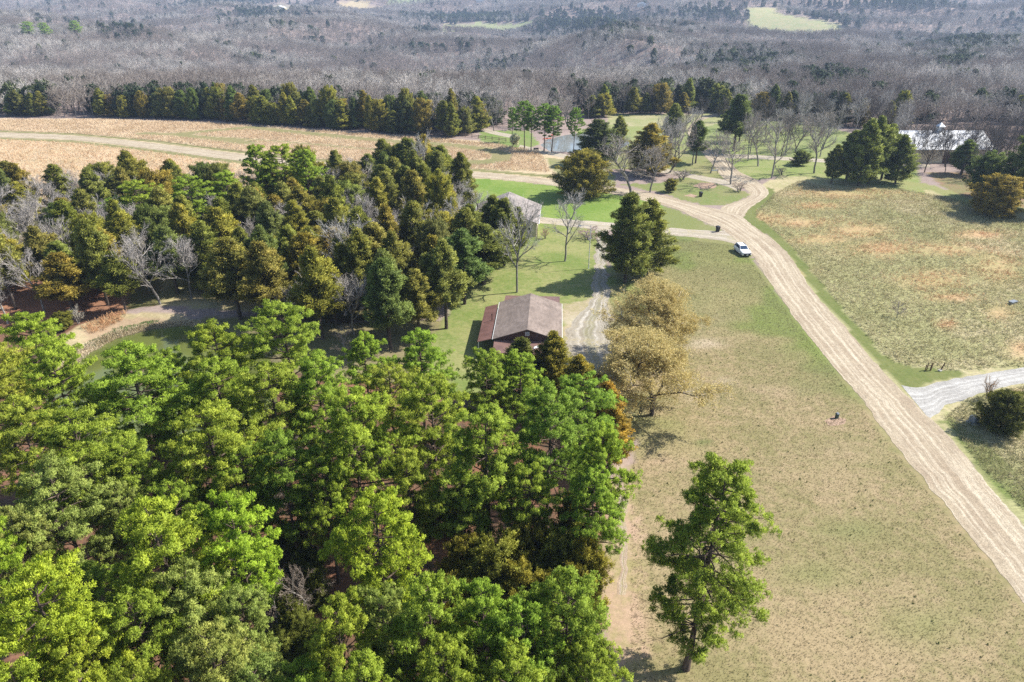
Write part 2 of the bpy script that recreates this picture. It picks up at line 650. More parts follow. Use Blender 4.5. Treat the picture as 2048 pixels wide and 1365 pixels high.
for (u0, v0, a, b) in OR_SP:
    of = np.maximum(of, np.exp(-(((PU - u0) / a) ** 2 + ((PV - v0) / b) ** 2) * 1.2))
of = np.clip(of * (0.35 + 1.3 * fbm(GX, GY, 6, 31)), 0, 1)
of = np.where(mead, of * 0.72, 0)[:, None]
C1 = C1 * (1 - of) + ORA * of
C2 = C2 * (1 - of) + ORA * 0.85 * of
gm = np.where(mead, sstep((fbm(GX, GY, 26, 33) - 0.5) / 0.15) * 0.6, 0)[:, None]
C1 = C1 * (1 - gm) + np.array([0.22, 0.245, 0.09]) * gm
# mown verge along the road
VERGE = [(1536, 376), (1547, 379), (1551, 396), (1518, 422), (1514, 436), (1536, 451), (1580, 490), (1632, 553), (1697, 632),
         (1728, 661), (1756, 700), (1786, 724), (1818, 732), (1917, 742), (1935, 750), (1860, 766), (1815, 783), (1760, 735), (1690, 651), (1645, 603), (1580, 511), (1534, 471),
         (1500, 453), (1486, 434), (1488, 420), (1528, 394)]
m = nearm & inpoly(PU + (fbm(GX, GY, 2, 3) - .5) * 4, PV, VERGE)
C1[m] = (0.125, 0.15, 0.045)
C2[m] = (0.16, 0.17, 0.06)
ST[m] = 0.1
m = nearm & inpoly(PU, PV, [(1880, 860), (1890, 845), (1950, 930), (2060, 1040), (2200, 1200), (2200, 1150), (2100, 1000), (1990, 900), (1900, 835), (1876, 845)])
C1[m] = (0.15, 0.185, 0.055)
C2[m] = (0.19, 0.195, 0.08)
# grass around the turning loop and north fields
zone([(1329, 365), (1366, 354), (1446, 368), (1500, 387), (1498, 394), (1461, 409), (1410, 412), (1359, 400), (1329, 387), (1240, 370)],
     (0.21, 0.205, 0.09), (0.155, 0.19, 0.06), 0.2)
zone([(1200, 300), (1380, 300), (1420, 320), (1450, 360), (1366, 346), (1316, 336), (1210, 340)], (0.19, 0.205, 0.075), (0.24, 0.22, 0.11), 0.2)
zone([(1440, 312), (1700, 320), (1830, 330), (1850, 390), (1640, 356), (1560, 352), (1510, 362), (1470, 340)], (0.175, 0.22, 0.065), (0.25, 0.255, 0.11), 0.25)
zone([(1380, 312), (1380, 255), (1480, 238), (1640, 245), (1760, 290), (1815, 318), (1640, 322), (1500, 318)], (0.175, 0.215, 0.075), (0.225, 0.245, 0.10), 0.25)
zone([(960, 262), (1060, 262), (1080, 290), (1040, 300), (960, 282)], (0.14, 0.21, 0.05), (0.19, 0.22, 0.08), 0.1)
zone([(1215, 228), (1400, 228), (1440, 222), (1470, 240), (1380, 262), (1215, 262)], (0.33, 0.30, 0.17), (0.24, 0.255, 0.11), 0.1)
zone([(1150, 262), (1220, 250), (1380, 262), (1380, 300), (1220, 300)], (0.20, 0.24, 0.08), (0.25, 0.25, 0.11), 0.1)
zone([(1850, 345), (2048, 345), (2300, 400), (2300, 440), (2048, 425), (1900, 385)], (0.25, 0.15, 0.10), (0.19, 0.18, 0.08), 0.1)


def stroke(pts, w, a, b, st=0.1):
    """a mown swath along a line of photo points"""
    W_ = [unproj(*p) for p in pts]
    d = np.full(nv, 1e9)
    for (ax, ay), (bx, by) in zip(W_[:-1], W_[1:]):
        ex, ey = bx - ax, by - ay
        tt = np.clip(((GX - ax) * ex + (GY - ay) * ey) / (ex * ex + ey * ey), 0, 1)
        d = np.minimum(d, np.hypot(GX - ax - ex * tt, GY - ay - ey * tt))
    m = nearm & (d < w / 2)
    C1[m] = a
    C2[m] = b
    ST[m] = st


MOW = (0.20, 0.19, 0.085)
MOW2 = (0.235, 0.205, 0.10)
stroke([(285, 268), (345, 270), (420, 277), (500, 288)], 6, MOW, MOW2)
stroke([(345, 270), (430, 262), (500, 256), (620, 268), (760, 282), (900, 291), (975, 300), (1005, 310), (1000, 320), (960, 326), (900, 324)], 6.5, MOW, MOW2)
stroke([(440, 276), (560, 284), (700, 296), (820, 306), (900, 322)], 3, MOW, MOW2)
stroke([(0, 277), (150, 284), (300, 301), (470, 324), (640, 340)], 3.5, (0.17, 0.17, 0.07), MOW)
stroke([(0, 263), (150, 269), (300, 282), (470, 303), (640, 321), (800, 330), (930, 339), (1100, 353), (1200, 366)], 3, (0.17, 0.17, 0.07), MOW)
stroke([(1660, 343), (1850, 372), (1900, 388), (1950, 412), (2100, 425)], 5, (0.2, 0.22, 0.08), (0.24, 0.24, 0.1))
for (u0, v0, a, b, c_) in [(1412, 688, 34, 9, (.42, .34, .24)), (1450, 765, 20, 8, (.42, .34, .24)), (1395, 800, 26, 10, (.38, .30, .19)), (1440, 640, 30, 10, (.32, .26, .15)), (1560, 780, 60, 14, (.34, .26, .16)),
                           (1680, 900, 70, 18, (.34, .26, .16)), (1330, 930, 50, 18, (.36, .26, .17)), (1360, 1100, 40, 40, (.36, .27, .17)), (1640, 1150, 90, 30, (.20, .20, .08)), (1410, 885, 16, 6, (.07, .13, .03)), (1600, 700, 40, 20, (.15, .19, .05)),
                           (1850, 1250, 90, 40, (.20, .20, .08)), (1700, 1060, 60, 20, (.19, .20, .08)), (1490, 650, 40, 14, (.15, .19, .05)), (1150, 640, 24, 8, (.50, .45, .36)), (1240, 930, 14, 30, (.40, .30, .21))]:
    w_ = np.exp(-(((PU - u0) / a) ** 2 + ((PV - v0) / b) ** 2)) * (0.3 + 1.4 * fbm(GX, GY, 3.0, int(u0) % 50))
    w_ = (np.clip(w_, 0, 1) * nearm * .8)[:, None]
    C1 = C1 * (1 - w_) + np.array(c_) * w_
    C2 = C2 * (1 - w_ * .6) + np.array(c_) * w_ * .6
# clearings far off (world outlines)
def far_zone(poly, a, b):
    m = inpoly(GX, GY, poly)
    C1[m] = a
    C2[m] = b


def hit(u, v, y0=340.0, up=0.0):
    """where the sight line through a photo pixel meets the hills"""
    yy = np.arange(y0, 9000, 4.0)
    b_ = (v - CV) / FPX
    zz = CAM_H - yy * (SP + b_ * CP) / (CP - b_ * SP)
    xx = (u - CU) / FPX * (yy * CP - (zz - CAM_H) * SP)
    g_ = height(xx, yy) + up
    i = np.argmax(zz < g_)
    return float(xx[i]), float(yy[i])


FAR_CLEAR = [([hit(*q, 600) for q in P_], a_, b_) for P_, a_, b_ in [
    ([(1495, 17), (1562, 17), (1552, 27), (1600, 35), (1660, 45), (1700, 62), (1640, 74), (1540, 74), (1495, 60)], (0.40, 0.35, 0.19), (0.30, 0.32, 0.15)),
    ([(885, 50), (960, 44), (1085, 35), (1080, 44), (1060, 56), (960, 64), (880, 66)], (0.34, 0.34, 0.18), (0.30, 0.33, 0.15)),
    ([(668, 4), (700, 2), (790, 14), (770, 19), (680, 19)], (0.48, 0.38, 0.24), (0.42, 0.34, 0.20)),
    ([(770, 0), (860, 0), (880, 6), (800, 9)], (0.27, 0.34, 0.17), (0.30, 0.34, 0.18)),
    ([(548, 13), (580, 13), (585, 27), (545, 27)], (0.40, 0.36, 0.22), (0.36, 0.34, 0.2)),
    ([(635, 1), (665, 0), (665, 4), (640, 5)], (0.46, 0.38, 0.26), (0.42, 0.34, 0.22)),
]]
for p, a, b in FAR_CLEAR:
    far_zone(p, a, b)

ny, nx = len(ys), len(xs)
idx = np.arange(ny * nx).reshape(ny, nx)
A = idx[:-1, :-1].ravel()
B = idx[:-1, 1:].ravel()
Cc = idx[1:, 1:].ravel()
D = idx[1:, :-1].ravel()
GF = np.vstack([np.stack([A, B, Cc], 1), np.stack([A, Cc, D], 1)])
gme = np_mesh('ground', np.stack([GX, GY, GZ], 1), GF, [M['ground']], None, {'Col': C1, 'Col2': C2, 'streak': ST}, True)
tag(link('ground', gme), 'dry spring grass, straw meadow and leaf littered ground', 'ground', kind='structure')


def hz(x, y):
    return float(height(np.array([x]), np.array([y]))[0])


def flat_poly(name, pts, z, mat, label, cat):
    W_ = [unproj(*p) for p in pts]
    out = []
    n = len(W_)
    for i in range(n):
        a = np.array(W_[i])
        b = np.array(W_[(i + 1) % n])
        k = max(2, int(np.linalg.norm(b - a) / 0.8))
        for j in range(k):
            p = a + (b - a) * j / k
            q = (float(fbm(p[0], p[1], 1.7, 8)) - .5) * 1.3
            out.append((p[0] + q, p[1] + q * .7, z))
    g = Geo()
    g.poly(out)
    return tag(g.obj(name, mat), label, cat, kind='structure')


flat_poly('pond_water', POND, -0.22, M['pond'], 'green pond between the pines and the cedars', 'pond')
flat_poly('pond_water', POND2, -0.45, M['pond2'], 'silver grey pond behind the row of tall pines', 'pond')


def strip(name, pairs, z, mat, label, cat, rag=0.35):
    P = [(np.array(unproj(a, b)), np.array(unproj(c, d))) for a, b, c, d in pairs]
    L, Rr = [], []
    for i in range(len(P) - 1):
        (a0, b0), (a1, b1) = P[i], P[i + 1]
        am = P[i - 1] if i else (2 * a0 - a1, 2 * b0 - b1)
        ap = P[i + 2] if i + 2 < len(P) else (2 * a1 - a0, 2 * b1 - b0)
        k = max(2, int(max(np.linalg.norm(a1 - a0), np.linalg.norm(b1 - b0)) / 0.45))
        for j in range(k):
            f = j / k
            def cr(p0, p1, p2, p3):
                return 0.5 * (2 * p1 + (p2 - p0) * f + (2 * p0 - 5 * p1 + 4 * p2 - p3) * f * f + (3 * p1 - p0 - 3 * p2 + p3) * f ** 3)
            L.append(cr(am[0], a0, a1, ap[0]))
            Rr.append(cr(am[1], b0, b1, ap[1]))
    L.append(P[-1][0])
    Rr.append(P[-1][1])
    L, Rr = np.array(L), np.array(Rr)
    side = Rr - L
    wd = np.linalg.norm(side, axis=1)[:, None] + 1e-6
    side /= wd
    jl = (fbm(L[:, 0], L[:, 1], 1.4, 11) - .5 + (fbm(L[:, 0], L[:, 1], 9, 14) - .5))[:, None] * rag * 2.6
    jr = (fbm(Rr[:, 0], Rr[:, 1], 1.4, 12) - .5 + (fbm(Rr[:, 0], Rr[:, 1], 9, 15) - .5))[:, None] * rag * 2.6
    L = L + side * jl
    Rr = Rr + side * jr
    n = len(L)
    K = 5
    V, UV = [], []
    mid = (L + Rr) / 2
    s = np.concatenate([[0], np.cumsum(np.linalg.norm(np.diff(mid, axis=0), axis=1))])
    for i in range(n):
        for k in range(K):
            f = k / (K - 1)
            p = L[i] * (1 - f) + Rr[i] * f
            V.append((p[0], p[1], z))
            UV.append((f, s[i]))
    F = []
    for i in range(n - 1):
        for k in range(K - 1):
            a = i * K + k
            F += [(a, a + 1, a + K + 1), (a, a + K + 1, a + K)]
    F = np.array(F)
    V = np.array(V)
    # face up
    v0, v1, v2 = V[F[0][0]], V[F[0][1]], V[F[0][2]]
    if np.cross(v1 - v0, v2 - v0)[2] < 0:
        F = F[:, ::-1]
    me = np_mesh(name, V, F, [mat])
    uvl = me.uv_layers.new(name='UVMap')
    uvl.data.foreach_set('uv', np.array(UV, np.float32)[F.ravel()].ravel())
    return tag(link(name, me), label, cat, kind='structure')


strip('road', [(2360, 1560, 2478, 1560), (2250, 1440, 2372, 1440), (2048, 1205, 2173, 1205), (1945, 1080, 2068, 1080), (1848, 960, 1968, 960), (1773, 865, 1887, 865),
               (1722, 798, 1820, 798), (1667, 734, 1754, 734), (1600, 651, 1687, 651), (1567, 603, 1642, 603), (1541, 566, 1614, 566),
               (1503, 511, 1578, 511), (1482, 489, 1558, 491), (1462, 472, 1536, 473), (1440, 458, 1506, 452), (1410, 445, 1470, 427),
               (1355, 420, 1400, 411), (1300, 405, 1330, 392), (1250, 393, 1268, 381), (1200, 384, 1205, 371), (1100, 371, 1100, 359),
               (1000, 360, 1000, 348), (930, 354, 930, 343), (800, 345, 800, 333), (640, 338, 640, 325), (470, 321, 470, 307),
               (300, 298, 300, 286), (150, 281, 150, 272), (0, 275, 0, 265), (-300, 264, -300, 256), (-900, 244, -900, 238)],
      0.022, M['road'], 'long tan gravel road sweeping past the car and across the straw field', 'road', 0.24)
strip('road', [(1436, 446, 1484, 446), (1440, 432, 1490, 434), (1444, 416, 1497, 419), (1470, 405, 1530, 396), (1494, 396, 1537, 384), (1500, 387, 1522, 368),
               (1482, 375, 1506, 357), (1457, 364, 1478, 343), (1440, 350, 1461, 326), (1424, 328, 1444, 312), (1404, 306, 1424, 300),
               (1385, 285, 1400, 282), (1376, 262, 1392, 262), (1388, 243, 1408, 240), (1415, 231, 1432, 234), (1440, 226, 1450, 232)],
      0.017, M['road'], 'curved gravel turning lane leading up to the far fields', 'road', 0.3)
strip('path', [(1424, 317, 1424, 308), (1500, 318, 1500, 310), (1600, 323, 1600, 316), (1700, 328, 1700, 321), (1860, 336, 1860, 329)],
      0.012, M['drive'], 'pale straight gravel path crossing the green north field', 'path', 0.2)
strip('path', [(1300, 342, 1310, 332), (1366, 354, 1366, 346), (1446, 371, 1446, 360), (1475, 384, 1480, 370)],
      0.012, M['drive'], 'narrow gravel path beside the turning loop island', 'path', 0.2)
strip('driveway', [(1500, 502, 1490, 462), (1474, 490, 1456, 462), (1440, 481, 1432, 462), (1390, 475, 1390, 460), (1340, 471, 1340, 456),
                   (1210, 461, 1210, 445), (1085, 447, 1085, 435), (1045, 444, 1045, 431)],
      0.008, M['drive'], 'pale gravel driveway leading to the tan roofed house', 'driveway', 0.25)
strip('driveway', [(1800, 768, 1858, 838), (1836, 775, 1874, 828), (1862, 768, 1890, 812), (1900, 760, 1930, 797), (1980, 746, 1980, 782),
                   (2048, 737, 2048, 768), (2160, 722, 2160, 752), (2400, 700, 2400, 728)],
      0.013, M['white_gravel'], 'white crushed stone driveway curving off the main road', 'driveway', 0.3)
strip('track', [(1192, 458, 1216, 458), (1188, 520, 1214, 520), (1186, 570, 1215, 570), (1183, 600, 1216, 600), (1150, 640, 1218, 640), (1136, 672, 1222, 672), (1140, 700, 1228, 700),
                (1155, 730, 1234, 730), (1192, 775, 1242, 770), (1215, 800, 1250, 800)],
      0.004, M['track'], 'rough whitish stone track running past the brown house', 'track', 0.55)
strip('track', [(1228, 930, 1244, 930), (1234, 1000, 1250, 1000), (1236, 1060, 1251, 1060), (1238, 1130, 1253, 1130), (1238, 1190, 1254, 1190)],
      0.004, M['old_track'], 'faint broken stone track along the edge of the pine grove', 'track', 0.35)
strip('path', [(1036, 297, 1040, 290), (1070, 304, 1070, 297), (1100, 311, 1100, 303), (1150, 321, 1150, 313), (1215, 335, 1215, 326)],
      0.008, M['drive'], 'short pale path below the silver pond', 'path', 0.2)
strip('path', [(960, 262, 975, 258), (990, 270, 1000, 265), (1020, 276, 1030, 270)],
      0.008, M['drive'], 'pale path patch behind the rail fence', 'path', 0.15)

# ------------------------------------------------------------------ tree meshes
def rdir(n, rng):
    v = rng.normal(size=(n, 3))
    return v / np.linalg.norm(v, axis=1)[:, None]


def tufts(g, P, AX, L, nb, spread, width, tint, rng, jit=0.0, lo=0.7, NR=None, nj=0.35):
    """bundles of narrow leaf triangles growing along AX from P"""
    n = len(P)
    d = AX[:, None, :] + spread * rng.normal(size=(n, nb, 3))
    d /= np.linalg.norm(d, axis=2)[..., None]
    L = (np.broadcast_to(L, (n,))[:, None] * rng.uniform(lo, 1.15, (n, nb)))[..., None]
    pr = np.cross(d, rng.normal(size=(n, nb, 3)))
    pr /= np.linalg.norm(pr, axis=2)[..., None] + 1e-9
    b = P[:, None, :] + jit * rng.normal(size=(n, nb, 3))
    w = width * rng.uniform(0.7, 1.3, (n, nb, 1))
    v = np.stack([b, b + d * L + pr * w, b + d * L * 0.92 - pr * w], 2).reshape(-1, 3)
    f = np.arange(len(v)).reshape(-1, 3)
    nn = None
    if NR is not None:
        q = NR[:, None, :] + nj * rng.normal(size=(n, nb, 3))
        q = (q / np.linalg.norm(q, axis=2)[..., None]).reshape(-1, 3)
        fn = np.cross(v[f[:, 1]] - v[f[:, 0]], v[f[:, 2]] - v[f[:, 0]])
        fl = (fn * q).sum(1) < 0
        f[fl] = f[fl][:, ::-1]
        nn = np.repeat(q, 3, axis=0)
    tt = np.clip(np.broadcast_to(tint, (n,))[:, None] + rng.normal(0, .12, (n, nb)), 0, 1)
    g.add(v, f, np.repeat(tt.ravel(), 3), nn)


def pine_mesh(seed, h=18.0, r=4.2, base=0.34, limbs=58, lone=False):
    """long-limbed pine with needle puffs on plates of foliage"""
    rng = np.random.default_rng(seed)
    T, C = Geo(), Geo()
    nseg = 10
    z = np.linspace(0, h * 0.97, nseg)
    bend = rng.normal(0, 0.012 * h, 2)
    bx = bend[0] * np.sin(z / h * 2.6)
    by = bend[1] * np.sin(z / h * 2.1)
    tr = 0.24 * h / 18 * (1 - z / h) ** 0.8 + 0.035
    tr[0] *= 1.35
    T.tube(np.stack([bx, by, z], 1), tr, 8)
    pos, axs, tint = [], [], []
    sx = np.array([1, 0, 0])
    lop = rng.uniform(0, 6.28)
    for i in range(limbs):
        f = (i + rng.uniform(0, 1)) / limbs
        zf = base + (0.97 - base) * f ** 0.85
        z0 = zf * h
        k = (zf - base) / (1 - base)
        prof = (math.sin(math.pi * min(1, (k * 0.80 + 0.20))) ** 0.62)
        if lone:
            prof = (0.62 + 0.42 * k / 0.45) if k < .45 else 1.04 - 0.74 * (k - .45) / .55
        az = i * 2.4 + rng.uniform(-.6, .6)
        ln = r * prof * rng.uniform(0.62, 1.12) * (1 + 0.15 * math.cos(az - lop))
        ln = max(ln, 0.55)
        up = rng.uniform(-0.05, 0.25) + 0.45 * max(0, k - 0.6)
        if lone:
            up -= 0.18 * (1 - k)
        c0 = np.array([np.interp(z0, z, bx), np.interp(z0, z, by), z0])
        dv = np.array([math.cos(az), math.sin(az), up])
        q = np.linspace(0, 1, 5)
        sag = 0.10 * ln * (q ** 2)
        pts = c0 + dv[None, :] * (ln * q)[:, None]
        pts[:, 2] += sag * (1 if not lone else 0.6)
        pts[:, :2] += rng.normal(0, .07 * ln, (5, 2)) * q[:, None]
        T.tube(pts, np.linspace(0.028 + 0.016 * ln, 0.012, 5), 4)
        nb = int(4 + ln * (3.2 if not lone else 2.8))
        for j in range(nb):
            s = rng.uniform(0.30, 1.0) if nb > 4 else rng.uniform(.5, 1)
            if j == 0:
                s = 1.0
            p0 = np.array([np.interp(s, q, pts[:, m]) for m in range(3)])
            a2 = az + rng.uniform(-1.25, 1.25)
            bl = ln * 0.30 * rng.uniform(0.4, 1.1) * (1.25 - 0.5 * s)
            tip = p0 + np.array([math.cos(a2), math.sin(a2), rng.uniform(0.15, 0.55)]) * bl
            T.tube([p0, (p0 + tip) / 2 + [0, 0, -0.04], tip], [0.018, 0.012, 0.008], 3)
            m = rng.integers(8, 13)
            cr = 0.31 * rng.uniform(0.75, 1.3)
            off = rdir(m, rng) * rng.uniform(0.35, 1.0, (m, 1)) * np.array([cr * 1.25, cr * 1.25, cr * 0.62])
            P = tip + off
            ax = off / cr * 0.6 + np.array([0, 0, 0.75]) + np.array([math.cos(a2), math.sin(a2), 0]) * .25
            pos.append(P)
            axs.append(ax)
            tint.append(np.full(m, rng.uniform(0.15, 0.85)) + rng.normal(0, .12, m))
    pos = np.vstack(pos)
    axs = np.vstack(axs)
    axs /= np.linalg.norm(axs, axis=1)[:, None]
    tint = np.clip(np.concatenate(tint), 0, 1)
    tufts(C, pos, axs, 0.25, 11, 0.62, 0.030, tint, rng, 0.03, NR=axs)
    # a few dead stubs below the crown
    for i in range(7):
        z0 = rng.uniform(0.1, max(base, .15)) * h
        az = rng.uniform(0, 6.28)
        ln = rng.uniform(.5, 1.8)
        c0 = np.array([0, 0, z0])
        e = c0 + np.array([math.cos(az), math.sin(az), rng.uniform(-.2, .3)]) * ln
        T.tube([c0, (c0 + e) / 2, e], [0.03, 0.02, 0.008], 3)
    if lone:   # big bare branch low on one side
        c0 = np.array([0, 0, h * 0.24])
        for i in range(4):
            az = math.pi + rng.uniform(-.5, .5)
            ln = rng.uniform(4.2, 5.8)
            pts = [c0 + np.array([math.cos(az), math.sin(az), 0.1 * s]) * ln * s + rng.normal(0, .12, 3) * s for s in np.linspace(0, 1, 5)]
            T.tube(pts, [0.07, .05, .035, .02, .01], 4)
            for j in range(12):
                s = rng.integers(1, 5)
                p0 = pts[s]
                a2 = az + rng.uniform(-1.3, 1.3)
                e = p0 + np.array([math.cos(a2), math.sin(a2), rng.uniform(-.5, .4)]) * rng.uniform(.4, 1.3)
                T.tube([p0, (p0 + e) / 2 + rng.normal(0, .06, 3), e], [0.018, 0.012, 0.005], 3)
    return T.mesh('pine_trunk', M['pine_bark'], smooth=True), C.mesh('pine_crown', M['pine_needles'], attr=True)


def cedar_mesh(seed, h=11.0, r=2.7, base=0.12, n=420, shape='cone', far=False):
    """eastern red cedar: ragged upswept sprays on a pointed crown"""
    rng = np.random.default_rng(seed)
    T, C = Geo(), Geo()
    T.tube([[0, 0, 0], [0.05, 0, h * .3], [0, .05, h * .6], [0, 0, h * .95]], [0.2, 0.15, 0.09, 0.02], 6 if not far else 4)
    az0 = rng.uniform(0, 6.28, 5)
    am = rng.uniform(0.05, 0.18, 5)
    nl = int(n * (0.30 if not far else 0.42))
    ks = (np.arange(nl) + rng.uniform(0, 1, nl)) / nl
    ks = ks ** 0.9
    Pl, Ax, Ti = [], [], []
    for i in range(nl):
        k = ks[i]
        az = i * 2.4 + rng.uniform(-.7, .7)
        if shape == 'cone':
            prof = min(1.0, (1 - k) ** 0.62 * 1.12) * min(1, 0.62 + k * 2.0)
        else:
            prof = math.sqrt(max(0.0, 1 - (abs(k - 0.40) / 0.64) ** 2.3)) * 0.95 + .05
        lob = 1 + sum(am[q] * math.cos((q + 1) * az + az0[q] + k * 5 * (q - 2) * .5) for q in range(5))
        rad = max(0.15, r * prof * lob * rng.uniform(0.62, 1.12))
        zt = (base + (1 - base) * k) * h + rng.normal(0, .15)
        o = np.array([0, 0, max(h * base * .7, zt - rad * rng.uniform(.35, .75))])
        tip = np.array([math.cos(az) * rad, math.sin(az) * rad, zt])
        if not far or i % 4 == 0:
            T.tube([o, (o + tip) / 2 + [0, 0, -0.08 * rad], tip], [0.04, 0.024, 0.008], 3)
        # a drooping-to-upswept plume of sprays along the outer limb
        m = int((10 + 9 * rad) * (1.0 if not far else .35)) + 4
        tt = rng.uniform(0.28, 1.0, m) ** 0.75
        pw = (0.20 + 0.30 * rad * (1.15 - tt)) * .8
        P = o + (tip - o) * tt[:, None] + rng.normal(0, 1, (m, 3)) * pw[:, None] * np.array([.55, .55, .42])
        out = np.array([math.cos(az), math.sin(az), 0.0])
        A_ = out * 0.85 + np.array([0, 0, 0.65]) + 0.28 * rng.normal(size=(m, 3))
        Pl.append(P)
        Ax.append(A_)
        Ti.append(np.full(m, rng.uniform(0, 1)) * .8 + .2 * tt + rng.normal(0, .1, m))
    P = np.vstack(Pl)
    AX = np.vstack(Ax)
    AX /= np.linalg.norm(AX, axis=1)[:, None]
    ti = np.clip(np.concatenate(Ti), 0, 1)
    if far:
        tufts(C, P, AX, 0.75, 5, 0.6, 0.17, ti, rng, 0.1, NR=AX, nj=.45)
    else:
        tufts(C, P, AX, 0.40, 9, 0.50, 0.042, ti, rng, 0.07, NR=AX, nj=.45)
    P2 = np.stack([rng.normal(0, .08, 14), rng.normal(0, .08, 14), rng.uniform(0.93, 1.0, 14) * h], 1)
    tufts(C, P2, np.tile([0, 0, 1.0], (14, 1)), 0.5, 6, 0.3, 0.05, 0.6, rng)
    if far:
        V = T.V + C.V
        G = Geo()
        for v, f, t in zip(T.V, T.F, T.T):
            pass
        tm = np.vstack(T.F)
        cm = np.vstack(C.F)
        me = np_mesh('cedar', np.vstack(T.V + C.V), np.vstack([tm, cm + T.n]), [M['cedar_bark'], M['far_cedar']],
                     np.concatenate([np.zeros(len(tm)), np.ones(len(cm))]), {'tint': np.concatenate(T.T + C.T)}, nrm=np.vstack(T.N + C.N))
        return me
    return T.mesh('cedar_trunk', M['cedar_bark'], smooth=True), C.mesh('cedar_crown', M['cedar_leaf'], attr=True)


